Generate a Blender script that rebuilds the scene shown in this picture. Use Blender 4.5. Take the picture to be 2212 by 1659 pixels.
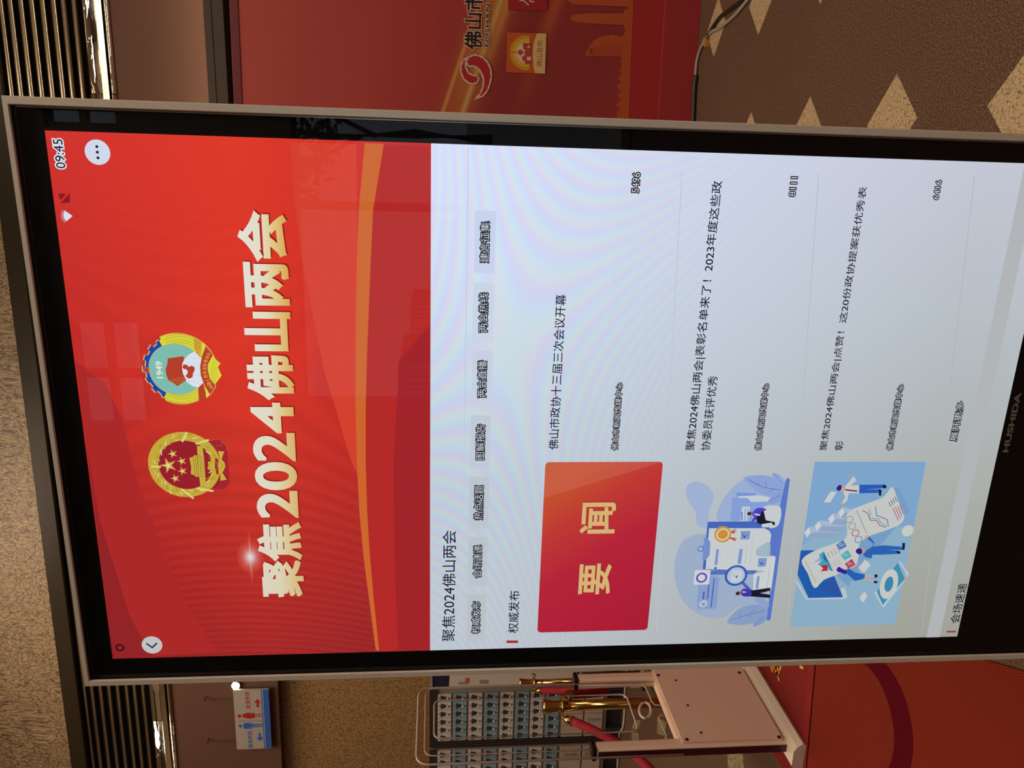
import bpy, bmesh, math, random
from mathutils import Vector, Matrix
for o in list(bpy.data.objects): bpy.data.objects.remove(o)
S = bpy.context.scene
COL = S.collection
random.seed(7)
# ------------------------------------------------------------------ camera
# world: X right along the kiosk face, Y away from the viewer, Z up; kiosk screen lies in Y = 0
FPX = 1720.875
R = ((0.95807789, -0.00512745, 0.28646197), (0.03203993, 0.99548574, -0.08933976), (-0.28471072, 0.09477267, 0.95391716))
CAM = Vector((0.3412, -0.9747, 1.42))
U = 1.218 / 16
def w(v): return Vector((v[0], v[2], -v[1]))
right, down, fwd = w(R[0]), w(R[1]), w(R[2])
cd = bpy.data.cameras.new('camera'); cam = bpy.data.objects.new('camera', cd); COL.objects.link(cam)
cd.sensor_width = 36; cd.lens = 36 * FPX / 2212; cd.clip_start = .02; cd.clip_end = 200
m = Matrix((down, right, -fwd)).transposed().to_4x4(); m.translation = CAM
cam.matrix_world = m; S.camera = cam
# ------------------------------------------------------------------ light and exposure
S.view_settings.view_transform = 'Standard'; S.view_settings.look = 'None'
S.view_settings.exposure = 0.0; S.view_settings.gamma = 1; S.view_settings.use_curve_mapping = False
wd = bpy.data.worlds.new('overcast_sky'); S.world = wd; wd.use_nodes = True
bg = wd.node_tree.nodes['Background']; bg.inputs[0].default_value = (.80, .86, 1, 1); bg.inputs[1].default_value = 0.55
def area(name, loc, size, power, col, rot=(0, 0, 0), sy=None):
    l = bpy.data.lights.new(name, 'AREA'); l.energy = power; l.color = col; l.size = size
    if sy: l.shape = 'RECTANGLE'; l.size_y = sy
    o = bpy.data.objects.new(name, l); o.location = loc; o.rotation_euler = rot; COL.objects.link(o); return o
WARM = (1, .74, .48)
area('lobby_light', (1.6, -1.6, 5.7), 1.6, 85, (1, .80, .60))
area('lobby_light', (-2.6, 1.2, 5.7), 1.8, 115, (1, .80, .60))
area('lobby_light', (1.4, 2.6, 5.7), 1.8, 55, (1, .80, .60))
area('lobby_light', (-3.2, 3.2, 5.9), 1.6, 100, (1, .80, .60))

# ------------------------------------------------------------------ geometry helpers
def ray(px, py):
    return (right * ((1659 - py - 829.5) / FPX) + down * ((px - 1106) / FPX) + fwd)
def on_y(px, py, Y=0.0):
    d = ray(px, py); return CAM + d * ((Y - CAM.y) / d.y)
def on_x(px, py, X):
    d = ray(px, py); return CAM + d * ((X - CAM.x) / d.x)
def on_floor(px, py, z=0.0):
    d = ray(px, py); return CAM + d * ((z - CAM.z) / d.z)
class Frame:                       # a vertical plane family turned by ang degrees about the world origin
    def __init__(s, ang):
        s.a = math.radians(ang); s.M = Matrix.Rotation(s.a, 4, 'Z'); s.I = Matrix.Rotation(-s.a, 4, 'Z')
    def hit(s, px, py, b):         # -> local (a, b, z)
        c = s.I @ CAM; d = s.I.to_3x3() @ ray(px, py); return c + d * ((b - c.y) / d.y)
    def floor(s, px, py, z=0.0): return s.I @ on_floor(px, py, z)
WALL = Frame(2.0); TILE = Frame(3.3); BAN = Frame(4.47)

def lin(c):
    if isinstance(c, str):
        c = c.lstrip('#'); c = [int(c[i:i + 2], 16) / 255 for i in (0, 2, 4)]
        c = [x / 12.92 if x <= .04045 else ((x + .055) / 1.055) ** 2.4 for x in c]
    return tuple(c)
MATS = {}
def mat(name, col=(.5, .5, .5), rough=.5, metal=0, spec=.5, emit=None, es=1, **k):
    if name in MATS: return MATS[name]
    mt = bpy.data.materials.new(name); mt.use_nodes = True; p = mt.node_tree.nodes['Principled BSDF']
    p.inputs['Base Color'].default_value = (*lin(col), 1); p.inputs['Roughness'].default_value = rough
    p.inputs['Metallic'].default_value = metal; p.inputs['Specular IOR Level'].default_value = spec
    if emit: p.inputs['Emission Color'].default_value = (*lin(emit), 1); p.inputs['Emission Strength'].default_value = es
    for a, b in k.items(): p.inputs[a.replace('_', ' ')].default_value = b
    MATS[name] = mt; return mt
class N:                           # tiny node-graph writer
    def __init__(s, mt): s.t = mt.node_tree; s.n = s.t.nodes; s.p = s.n.get('Principled BSDF')
    def new(s, typ, **k):
        x = s.n.new(typ)
        for a, b in k.items(): setattr(x, a, b)
        return x
    def L(s, a, b): s.t.links.new(a, b)
    def val(s, sock, v):
        if hasattr(v, 'is_linked') or hasattr(v, 'links'): s.L(v, sock)
        else: sock.default_value = v
    def math(s, op, a, b=0.0, c=0.0, clamp=False):
        x = s.n.new('ShaderNodeMath'); x.operation = op; x.use_clamp = clamp
        s.val(x.inputs[0], a); s.val(x.inputs[1], b); s.val(x.inputs[2], c); return x.outputs[0]
    def coord(s, obj=None, out='Object'):
        x = s.n.new('ShaderNodeTexCoord'); x.object = obj; return x.outputs[out]
    def xyz(s, v):
        x = s.n.new('ShaderNodeSeparateXYZ'); s.L(v, x.inputs[0]); return x.outputs
    def mapping(s, v, scale=(1, 1, 1), rot=(0, 0, 0), loc=(0, 0, 0)):
        x = s.n.new('ShaderNodeMapping'); s.L(v, x.inputs[0]); x.inputs['Scale'].default_value = scale
        x.inputs['Rotation'].default_value = rot; x.inputs['Location'].default_value = loc; return x.outputs[0]
    def noise(s, v, scale, detail=4, rough=.5, dist=0):
        x = s.n.new('ShaderNodeTexNoise'); s.L(v, x.inputs['Vector']); x.inputs['Scale'].default_value = scale
        x.inputs['Detail'].default_value = detail; x.inputs['Roughness'].default_value = rough; x.inputs['Distortion'].default_value = dist
        return x.outputs['Fac']
    def ramp(s, fac, stops, interp='LINEAR'):
        x = s.n.new('ShaderNodeValToRGB'); s.L(fac, x.inputs[0]); e = x.color_ramp; e.interpolation = interp
        while len(e.elements) < len(stops): e.elements.new(.5)
        for el, (p, c) in zip(e.elements, stops): el.position = p; el.color = (*lin(c), 1)
        return x.outputs[0]
    def mix(s, f, a, b, mode='MIX'):
        x = s.n.new('ShaderNodeMix'); x.data_type = 'RGBA'; x.blend_type = mode; s.val(x.inputs[0], f)
        for i, v in ((6, a), (7, b)):
            if isinstance(v, (tuple, str)): x.inputs[i].default_value = (*lin(v), 1)
            else: s.L(v, x.inputs[i])
        return x.outputs[2]
    def bump(s, h, strength=.3, dist=.01):
        x = s.n.new('ShaderNodeBump'); s.L(h, x.inputs['Height']); x.inputs['Strength'].default_value = strength
        x.inputs['Distance'].default_value = dist; s.L(x.outputs[0], s.p.inputs['Normal'])
def tag(o, label=None, cat=None, group=None, kind=None):
    if label: o['label'] = label
    if cat: o['category'] = cat
    if group: o['group'] = group
    if kind: o['kind'] = kind
    return o
def link(name, me, parent=None, mats=None):
    o = bpy.data.objects.new(name, me); COL.objects.link(o)
    if parent: o.parent = parent
    for x in (mats or []):
        me.materials.append(x)
    return o
def empty(name, loc=(0, 0, 0), rz=0):
    o = bpy.data.objects.new(name, None); o.location = loc; o.rotation_euler = (0, 0, rz); o.empty_display_size = .1
    COL.objects.link(o); return o
def finish(bm, name, mt, parent=None, smooth=False, origin=None):
    bmesh.ops.recalc_face_normals(bm, faces=bm.faces)
    if smooth:
        for f in bm.faces: f.smooth = True
    me = bpy.data.meshes.new(name)
    if origin is not None: bmesh.ops.translate(bm, verts=bm.verts, vec=-Vector(origin))
    bm.to_mesh(me); bm.free()
    o = link(name, me, parent, mt if isinstance(mt, list) else [mt])
    if origin is not None: o.location = origin
    return o
def bx(bm, x0, x1, y0, y1, z0, z1, bev=0, mi=0):
    r = bmesh.ops.create_cube(bm, size=1, matrix=Matrix.Translation(((x0 + x1) / 2, (y0 + y1) / 2, (z0 + z1) / 2)) @ Matrix.Diagonal((abs(x1 - x0), abs(y1 - y0), abs(z1 - z0), 1)))
    vs = r['verts']
    fs = {f for v in vs for f in v.link_faces}
    for f in fs: f.material_index = mi
    if bev:
        es = list({e for v in vs for e in v.link_edges})
        bmesh.ops.bevel(bm, geom=es, offset=bev, segments=2, profile=.7, affect='EDGES')
def box(name, mt, x0, x1, y0, y1, z0, z1, parent=None, bev=0, fr=None):
    bm = bmesh.new(); bx(bm, x0, x1, y0, y1, z0, z1, bev)
    o = finish(bm, name, mt, parent, origin=((x0 + x1) / 2, (y0 + y1) / 2, min(z0, z1)) if not parent else None)
    if fr and not parent:
        o.location = fr.M @ o.location; o.rotation_euler = (0, 0, fr.a)
    return o
def cyl(bm, p0, p1, r0, r1=None, seg=20, mi=0):
    p0, p1 = Vector(p0), Vector(p1); d = p1 - p0; r1 = r0 if r1 is None else r1
    M = Matrix.Translation((p0 + p1) / 2) @ d.to_track_quat('Z', 'Y').to_matrix().to_4x4()
    r = bmesh.ops.create_cone(bm, cap_ends=True, segments=seg, radius1=r0, radius2=r1, depth=d.length, matrix=M)
    for f in {f for v in r['verts'] for f in v.link_faces}: f.material_index = mi
def tube(bm, pts, r, seg=10, closed=False, mi=0, flat=None):
    pts = [Vector(p) for p in pts]; n = len(pts); rings = []
    for i, p in enumerate(pts):
        a = pts[i - 1] if (i or closed) else p; b = pts[(i + 1) % n] if (i < n - 1 or closed) else p
        q = (b - a).to_track_quat('Z', 'Y')
        rr = r[i] if isinstance(r, (list, tuple)) else r
        rings.append([bm.verts.new(p + q @ Vector((math.cos(t) * rr, math.sin(t) * rr * (flat or 1), 0))) for t in [2 * math.pi * k / seg for k in range(seg)]])
    for i in range(n if closed else n - 1):
        A, B = rings[i], rings[(i + 1) % n]
        for k in range(seg):
            f = bm.faces.new((A[k], A[(k + 1) % seg], B[(k + 1) % seg], B[k])); f.smooth = True; f.material_index = mi
    if not closed:
        bm.faces.new(rings[0][::-1]); bm.faces.new(rings[-1])
def lathe(bm, prof, c=(0, 0, 0), seg=28):
    rings = [[bm.verts.new((c[0] + r * math.cos(2 * math.pi * k / seg), c[1] + r * math.sin(2 * math.pi * k / seg), c[2] + z)) for k in range(seg)] for r, z in prof]
    for A, B in zip(rings, rings[1:]):
        for k in range(seg):
            f = bm.faces.new((A[k], A[(k + 1) % seg], B[(k + 1) % seg], B[k])); f.smooth = True
    bm.faces.new(rings[0][::-1]); bm.faces.new(rings[-1])
def rounded(pts, r, n=5):
    out = []; N_ = len(pts)
    for i in range(N_):
        p, a, b = Vector(pts[i]), Vector(pts[i - 1]), Vector(pts[(i + 1) % N_])
        u, v = (a - p), (b - p); t = min(r, u.length * .49, v.length * .49); A = p + u.normalized() * t; B = p + v.normalized() * t
        for k in range(n + 1):
            s_ = k / n; out.append(A * (1 - s_) ** 2 + p * 2 * s_ * (1 - s_) + B * s_ ** 2)
    return out

# ------------------------------------------------------------------ flat print: text and art laid on a plane
class Plane:
    """Maps plan coordinates (a, z) plus a lift towards the viewer to world / parent space."""
    def __init__(s, fr=None, b=0.0): s.fr = fr; s.b = b
    def uv(s, px, py):
        h = s.fr.hit(px, py, s.b) if s.fr else on_y(px, py, s.b); return Vector((h.x, h.z))
TEXT_CACHE = {}
def text_geo(txt, off, res=3):
    k = (txt, off, res)
    if k not in TEXT_CACHE:
        cu = bpy.data.curves.new('t', 'FONT'); cu.body = txt; cu.size = 1; cu.fill_mode = 'FRONT'; cu.resolution_u = res
        o = bpy.data.objects.new('t', cu); COL.objects.link(o); dg = bpy.context.evaluated_depsgraph_get(); dg.update()
        me = bpy.data.meshes.new_from_object(o.evaluated_get(dg))
        V = [(v.co.x, v.co.y) for v in me.vertices]; F = [list(p.vertices) for p in me.polygons]
        if abs(off) > 1e-6:            # embolden: push every outline edge outwards and fill the joints
            cnt = {}
            for f in F:
                for i_, a_ in enumerate(f): cnt[(a_, f[(i_ + 1) % len(f)])] = 1
            out = [e_ for e_ in cnt if (e_[1], e_[0]) not in cnt]
            ar = sum(V[f[q_]][0] * V[f[(q_ + 1) % len(f)]][1] - V[f[(q_ + 1) % len(f)]][0] * V[f[q_]][1] for f in F for q_ in range(len(f)))
            sg = 1 if ar > 0 else -1; nx = {}; nrm = {}
            for a_, b_ in out:
                dx_, dy_ = V[b_][0] - V[a_][0], V[b_][1] - V[a_][1]; L_ = math.hypot(dx_, dy_)
                if L_ < 1e-7: continue
                n_ = (dy_ / L_ * off * sg, -dx_ / L_ * off * sg); nx.setdefault(b_, []).append(n_); nrm[(a_, b_)] = n_
            for (a_, b_), n_ in nrm.items():
                A_, B_ = V[a_], V[b_]; k_ = len(V); V += [A_, B_, (B_[0] + n_[0], B_[1] + n_[1]), (A_[0] + n_[0], A_[1] + n_[1])]; F.append([k_, k_ + 1, k_ + 2, k_ + 3])
                for m_ in nx.get(a_, []):
                    dt = (m_[0] * n_[0] + m_[1] * n_[1]) / off ** 2; k_ = len(V); q_ = ((m_[0] + n_[0]) / (1 + dt), (m_[1] + n_[1]) / (1 + dt)) if dt > -.45 else (m_[0], m_[1])
                    V += [A_, (A_[0] + m_[0], A_[1] + m_[1]), (A_[0] + q_[0], A_[1] + q_[1]), (A_[0] + n_[0], A_[1] + n_[1])]; F.append([k_, k_ + 1, k_ + 2, k_ + 3])
        bpy.data.objects.remove(o); bpy.data.curves.remove(cu); bpy.data.meshes.remove(me)
        TEXT_CACHE[k] = (V, F)
    return TEXT_CACHE[k]
class Art:
    """One flat printed piece: polygons of several colours, each a hair in front of the last."""
    STEP = 2.5e-5
    def __init__(s, plane, lift, matf): s.pl = plane; s.lift = lift; s.mf = matf; s.V = []; s.F = []; s.MI = []; s.mats = []; s.k = 0; s.T = None
    def crop(s, ox, oy, sc): s.T = (ox, oy, sc); return s
    def px(s, p): return (s.T[0] + p[0] / s.T[2], s.T[1] + p[1] / s.T[2]) if s.T else p
    def uv(s, p): return s.pl.uv(*s.px(p))
    def mi(s, c, p):
        mt = s.mf(c, p)
        if mt not in s.mats: s.mats.append(mt)
        return s.mats.index(mt)
    def raw(s, V, F, c, at):
        y = -(s.lift + s.k * s.STEP); s.k += 1; n = len(s.V); i = s.mi(c, at)
        s.V += [(v[0], y, v[1]) for v in V]; s.F += [[q + n for q in f] for f in F]; s.MI += [i] * len(F)
    def poly(s, c, pts):
        q = [s.uv(p) for p in pts]; ar = sum(a.x * b.y - b.x * a.y for a, b in zip(q, q[1:] + q[:1]))
        if ar < 0: q = q[::-1]
        m_ = s.px((sum(p[0] for p in pts) / len(pts), sum(p[1] for p in pts) / len(pts))); s.raw(q, [list(range(len(q)))], c, m_); return s
    def blob(s, c, pts, n=5):      # smooth closed outline
        out = []; N_ = len(pts)
        for i in range(N_):
            p0, p1, p2, p3 = [pts[(i + d) % N_] for d in (-1, 0, 1, 2)]
            for k in range(n):
                t = k / n
                out.append(tuple(.5 * (2 * p1[j] + (p2[j] - p0[j]) * t + (2 * p0[j] - 5 * p1[j] + 4 * p2[j] - p3[j]) * t * t + (3 * p1[j] - p0[j] - 3 * p2[j] + p3[j]) * t ** 3) for j in (0, 1)))
        return s.poly(c, out)
    def disc(s, c, ctr, edge, r2=None, n=48, a0=0, a1=360):   # true circle on the plane; edge = a point on it or a radius
        C = s.uv(ctr); r = (s.uv(edge) - C).length if isinstance(edge, tuple) else edge
        A = [math.radians(a0 + (a1 - a0) * k / n) for k in range(n + (0 if a1 - a0 == 360 else 1))]
        o = [C + Vector((math.cos(t), math.sin(t))) * r for t in A]
        if r2 is None:
            if a1 - a0 != 360: o.append(C)
            s.raw(o, [list(range(len(o)))], c, s.px(ctr))
        else:
            r2 = (s.uv(r2) - C).length if isinstance(r2, tuple) else r2
            i_ = [C + Vector((math.cos(t), math.sin(t))) * r2 for t in A]; m_ = len(o)
            s.raw(o + i_, [[k, (k + 1) % m_, (k + 1) % m_ + m_, k + m_] for k in range(m_ if a1 - a0 == 360 else m_ - 1)], c, s.px(ctr))
        return s
    def line(s, c, pts, wd, closed=False):
        q = [s.uv(p) for p in pts]; V = []; F = []
        segs = list(zip(q, q[1:] + (q[:1] if closed else [])))[:None if closed else len(q) - 1]
        for a, b in segs:
            d = (b - a); 
            if d.length < 1e-7: continue
            d.normalize(); nn = Vector((-d.y, d.x)) * wd / 2; n = len(V); e = d * wd * .4
            V += [a - e - nn, b + e - nn, b + e + nn, a - e + nn]; F.append([n, n + 1, n + 2, n + 3])
        s.raw(V, F, c, s.px(pts[0])); return s
    def star(s, c, ctr, r, rot=90, inner=.38):
        C = s.uv(ctr); P = [C + Vector((math.cos(math.radians(rot + 36 * k)), math.sin(math.radians(rot + 36 * k)))) * (r if k % 2 == 0 else r * inner) for k in range(10)]
        s.raw(P, [list(range(10))], c, s.px(ctr)); return s
    def rrect(s, c, tl, br, r=.004, grow=(0, 0)):
        a, b = s.uv(tl), s.uv(br); x0, x1, z0, z1 = a.x - grow[0], b.x + grow[0], b.y - grow[1], a.y + grow[1]
        q = [Vector((v.x, v.y)) for v in rounded([(x0, z0, 0), (x1, z0, 0), (x1, z1, 0), (x0, z1, 0)], r)]
        s.raw(q, [list(range(len(q)))], c, s.px(((tl[0] + br[0]) / 2, (tl[1] + br[1]) / 2))); return s
    def text(s, c, txt, tl, br, off=0.0, under=None, uoff=.04, shadow=None, res=3):
        a, b = s.uv(tl), s.uv(br); V, F = text_geo(txt, uoff if under else off, res)
        xs = [v[0] for v in V]; ys = [v[1] for v in V]; sx = (b.x - a.x) / (max(xs) - min(xs)); sz = (a.y - b.y) / (max(ys) - min(ys))
        at = s.px(((tl[0] + br[0]) / 2, (tl[1] + br[1]) / 2))
        f = lambda V_: [(a.x + (v[0] - min(xs)) * sx, b.y + (v[1] - min(ys)) * sz) for v in V_]
        if shadow: s.raw([(x + shadow[1], z - shadow[1]) for x, z in f(V)], F, shadow[0], at)
        if under:
            s.raw(f(V), F, under, at); V, F = text_geo(txt, off, res)
        s.raw(f(V), F, c, at); return s
    def done(s, name, parent, label=None):
        me = bpy.data.meshes.new(name); me.from_pydata(s.V, [], s.F)
        for mt in s.mats: me.materials.append(mt)
        me.polygons.foreach_set('material_index', s.MI); me.update()
        bm = bmesh.new(); bm.from_mesh(me)
        bm.normal_update()
        bad = [f for f in bm.faces if f.normal.y > 0]
        if bad: bmesh.ops.reverse_faces(bm, faces=bad)
        bm.to_mesh(me); bm.free()
        o = bpy.data.objects.new(name, me); COL.objects.link(o); o.parent = parent
        if label: o['label'] = label
        return o
#@@BODY
class Thing:
    def __init__(s, name, origin, label, cat, group=None, fr=None):
        s.o = Vector(origin); s.fr = fr
        s.e = empty(name, (fr.M @ s.o) if fr else s.o, fr.a if fr else 0); tag(s.e, label, cat, group)
    def add(s, bm, name, mt, smooth=False, parent=None, label=None):
        bmesh.ops.translate(bm, verts=bm.verts, vec=-s.o)
        o = finish(bm, name, mt, parent or s.e, smooth)
        if label: o['label'] = label
        return o
    def box(s, name, mt, x0, x1, y0, y1, z0, z1, bev=0, parent=None, label=None):
        bm = bmesh.new(); bx(bm, x0, x1, y0, y1, z0, z1, bev); return s.add(bm, name, mt, parent=parent, label=label)
def emis(c, p=None):
    k = 'glow_' + (c if isinstance(c, str) else '%.3f_%.3f_%.3f' % c)
    if k in MATS: return MATS[k]
    mt = bpy.data.materials.new(k); mt.use_nodes = True; n = mt.node_tree.nodes; n.clear()
    e = n.new('ShaderNodeEmission'); o = n.new('ShaderNodeOutputMaterial'); e.inputs[0].default_value = (*lin(c), 1)
    mt.node_tree.links.new(e.outputs[0], o.inputs[0]); MATS[k] = mt; return mt
def emat(name):
    mt = bpy.data.materials.new(name); mt.use_nodes = True; g = N(mt); g.n.clear()
    e = g.new('ShaderNodeEmission'); o = g.new('ShaderNodeOutputMaterial'); g.L(e.outputs[0], o.inputs[0]); g.e = e; MATS[name] = mt; return mt, g
# ---- kiosk materials
M_frame = mat('brushed_aluminium', (.86, .76, .62), .36, .3); g = N(M_frame)
M_black = mat('black_bezel', (.001, .001, .0015), .6, spec=.1); M_gap = mat('black_gasket', (.004, .004, .004), .5)
M_line = mat('bronze_line', (.75, .6, .42), .2, 1)
def glass_mat(name, tint=(1, 1, 1), ior=1.5, rough=0.0):
    mt = bpy.data.materials.new(name); mt.use_nodes = True; g = N(mt); g.n.clear()
    o = g.new('ShaderNodeOutputMaterial'); t = g.new('ShaderNodeBsdfTransparent'); t.inputs[0].default_value = (*tint, 1)
    r = g.new('ShaderNodeBsdfGlossy'); r.inputs['Roughness'].default_value = rough; f = g.new('ShaderNodeFresnel'); f.inputs[0].default_value = ior
    x = g.new('ShaderNodeMixShader'); gm = g.new('ShaderNodeNewGeometry'); g.L(g.math('MULTIPLY', f.outputs[0], g.math('SUBTRACT', 1, gm.outputs['Backfacing'])), x.inputs[0]); g.L(t.outputs[0], x.inputs[1]); g.L(r.outputs[0], x.inputs[2]); g.L(x.outputs[0], o.inputs[0])
    MATS[name] = mt; return mt
M_cover = glass_mat('cover_glass'); 
ZT, ZB, HW = CAM.z + 5.725 * U, CAM.z + 5.725 * U - 1.218, .34256
K = Thing('information_kiosk', (0, 0, 0), 'tall black glass touch kiosk with thin silver frame showing a red and white page', 'kiosk')
# frame: four mitred rails, proud of the glass
def rail(pts_out, pts_in, name):
    bm = bmesh.new(); y0, y1, y2 = -.012, .05, -.0095
    # section: front outer bevel, front, inner bevel, inner wall, back
    (ox0, oz0), (ox1, oz1) = pts_out; (ix0, iz0), (ix1, iz1) = pts_in
    def lerp(t, a, b): return a + (b - a) * t
    rows = []
    for t, y in ((0, y1), (0, y2), (.14, y0), (.88, y0), (1, y2), (1, .004), (1, y1)):
        rows.append([bm.verts.new((lerp(t, ox0, ix0), y, lerp(t, oz0, iz0))), bm.verts.new((lerp(t, ox1, ix1), y, lerp(t, oz1, iz1)))])
    for a, b in zip(rows, rows[1:] + rows[:1]): bm.faces.new((a[0], a[1], b[1], b[0]))
    bm.faces.new([r[0] for r in rows]); bm.faces.new([r[1] for r in rows][::-1])
    o = K.add(bm, name, M_frame); return o
OX, OT, OB, IX, IT, IB = .3775, 1.892, .40, .3680, 1.8848, .4100
C_o = [(-OX, OT), (OX, OT), (OX, OB), (-OX, OB)]; C_i = [(-IX, IT), (IX, IT), (IX, IB), (-IX, IB)]
for i in range(4): rail((C_o[i], C_o[(i + 1) % 4]), (C_i[i], C_i[(i + 1) % 4]), 'frame_rail')
bm = bmesh.new()                                   # black gasket between rails and glass
for a, b, c, d in ((-IX + .0001, -IX + .0005, IB, IT), (IX - .0005, IX - .0001, IB, IT), (-IX, IX, IT - .0006, IT - .0001), (-IX, IX, IB + .0001, IB + .0006)): bx(bm, a, b, -.0092, .003, c, d)
K.add(bm, 'gasket', M_gap)
bm = bmesh.new(); t = .0010; q = IX - .0006; qt = IT - .0010
for a, b, c, d in ((-q, -q + t, IB + .005, qt), (q - t, q, IB + .005, qt), (-q, q, qt - t, qt), (-q, q, IB + .005, IB + .005 + t)): bx(bm, a, b, -.0030, -.0012, c, d)
K.add(bm, 'trim_line', M_line, label='thin bronze line along the glass edge')
K.box('bezel', M_black, -IX + .002, IX - .002, .0006, .004, IB + .002, IT - .002)
K.box('back_shell', mat('dark_shell', (.03, .03, .03), .5), -OX + .003, OX - .003, .0505, .062, OB + .003, OT - .003)
bm = bmesh.new(); bx(bm, -IX + .001, IX - .001, -.0056, -.0055, IB + .001, IT - .001)
K.add(bm, 'cover_glass', M_cover)
M_stand = mat('stand_metal', (.30, .28, .26), .4, .8)
K.box('stand_column', M_stand, -.26, .26, .0, .05, .012, .40, .004)
K.box('base_plate', M_stand, -.36, .36, -.10, .30, 0, .012, .003)
bm = bmesh.new(); lz = CAM.z
a = Art(Plane(), .0003, lambda c, p: mat('logo_grey', (.27, .22, .18), .5)); a.text('g', 'HUSHIDA', (2165, 977), (2206.5, 848), .035); a.done('maker_lettering', K.e)
# ---- the display: page background
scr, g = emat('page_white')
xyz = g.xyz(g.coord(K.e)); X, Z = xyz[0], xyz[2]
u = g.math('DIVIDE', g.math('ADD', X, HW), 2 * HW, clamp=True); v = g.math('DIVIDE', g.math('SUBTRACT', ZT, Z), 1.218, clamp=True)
top = g.ramp(u, [(0, '#c0c9d3'), (.35, '#c4d0de'), (.8, '#d6e1f6'), (1, '#dae3fb')]); bot = g.ramp(u, [(0, '#a3a59b'), (.3, '#acb0aa'), (.7, '#bac2c8'), (1, '#c6cad8')])  # viewing-angle and vignette dimming baked into the page colours
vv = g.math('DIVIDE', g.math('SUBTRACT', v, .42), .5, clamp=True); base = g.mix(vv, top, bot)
# faint coloured camera moiré painted into the page's emission
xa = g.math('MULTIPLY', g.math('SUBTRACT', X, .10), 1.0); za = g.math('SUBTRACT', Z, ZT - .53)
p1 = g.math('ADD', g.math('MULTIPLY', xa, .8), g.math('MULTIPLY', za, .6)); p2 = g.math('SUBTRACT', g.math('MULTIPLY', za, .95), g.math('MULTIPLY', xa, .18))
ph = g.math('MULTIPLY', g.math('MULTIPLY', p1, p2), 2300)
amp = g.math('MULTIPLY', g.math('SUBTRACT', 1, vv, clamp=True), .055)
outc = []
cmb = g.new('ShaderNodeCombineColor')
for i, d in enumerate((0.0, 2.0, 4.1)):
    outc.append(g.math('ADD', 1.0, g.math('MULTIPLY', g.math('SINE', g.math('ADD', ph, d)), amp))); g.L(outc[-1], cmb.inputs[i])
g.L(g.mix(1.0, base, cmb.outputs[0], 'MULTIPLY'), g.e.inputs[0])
pts = [on_y(930, 314), on_y(929, 1405)]; ZS = (pts[0].z + pts[1].z) / 2
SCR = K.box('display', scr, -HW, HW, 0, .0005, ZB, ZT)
red, g = emat('page_red')
xyz = g.xyz(g.coord(K.e)); X, Z = xyz[0], xyz[2]
u = g.math('DIVIDE', g.math('ADD', X, HW), 2 * HW, clamp=True); v = g.math('DIVIDE', g.math('SUBTRACT', ZT, Z), ZT - ZS, clamp=True)
t0 = g.ramp(u, [(0, '#8e2022'), (.25, '#a82526'), (.6, '#c22c27'), (1, '#d23430')]); t1 = g.ramp(u, [(0, '#a82a2a'), (.3, '#c43229'), (.6, '#da3828'), (1, '#e23a2a')])  # viewing-angle dimming towards the left baked into these reds
t2 = g.ramp(u, [(0, '#96262a'), (.35, '#b02a28'), (.7, '#c42a28'), (1, '#ca2b2c')])
c01 = g.mix(g.math('MULTIPLY', v, 2.2, clamp=True), t0, t1); c = g.mix(g.math('MULTIPLY', g.math('SUBTRACT', v, .5), 2.2, clamp=True), c01, t2)
xa = g.math('SUBTRACT', X, .06); za = g.math('SUBTRACT', Z, ZT - .16)
ph = g.math('MULTIPLY', g.math('ADD', g.math('MULTIPLY', xa, xa), g.math('MULTIPLY', g.math('MULTIPLY', za, za), -.5)), 900)
am = g.math('MULTIPLY', g.math('SUBTRACT', 1, u, clamp=True), .10)
g.L(g.mix(1.0, c, g.mix(.0, (1, 1, 1), (1, 1, 1)), 'MULTIPLY'), g.e.inputs[0])
s_ = g.math('ADD', 1.0, g.math('MULTIPLY', g.math('SINE', ph), am)); g.L(s_, g.e.inputs[1])  # camera moiré painted into the header's emission strength
LIFT = .0002
def A(lift=0): return Art(Plane(), LIFT + lift, emis)
bm = bmesh.new(); bm.faces.new([bm.verts.new(p) for p in ((-HW, -.0001, ZS), (HW, -.0001, ZS), (HW, -.0001, ZT), (-HW, -.0001, ZT))])
me = bpy.data.meshes.new('header_picture'); bm.normal_update(); bm.to_mesh(me); bm.free(); HEAD = link('header_picture', me, SCR, [red]); HEAD['label'] = 'red header picture with gold ribbon curve'
a = A()
# broad darker and lighter sweeps, gold ribbon
a.poly('#ae2a29', [(262, 900), (300, 1050), (350, 1180), (400, 1300), (470, 1410), (246, 1420), (186, 952), (163, 780), (190, 800), (228, 830)])
a.poly('#952427', [(186, 952), (215, 1120), (280, 1330), (330, 1417), (246, 1420)])
a.poly('#d8412f', [(627, 306), (770, 311), (772, 500), (776, 700), (780, 900), (786, 1050), (760, 1000), (700, 800), (652, 560), (634, 420)])
a.poly('#b62a28', [(830, 312), (929, 314), (929, 1404), (818, 1406), (805, 1300), (792, 1100), (786, 900), (790, 700), (800, 500)])
a.poly('#d0682f', [(788, 309), (829, 311), (806, 450), (801, 560), (797, 660), (793, 760), (790, 880), (790, 1000), (793, 1100), (799, 1200), (808, 1300), (819, 1405), (812, 1405), (798, 1300), (785, 1200), (776, 1100), (771, 1000), (768, 880), (768, 760), (769, 660), (771, 560), (775, 450)])
a.poly('#a4242a', [(860, 1404), (929, 1404), (929, 700), (862, 780), (850, 1000), (852, 1200)])
a.done('header_sweeps', HEAD)
a = A(.0003)
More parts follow.
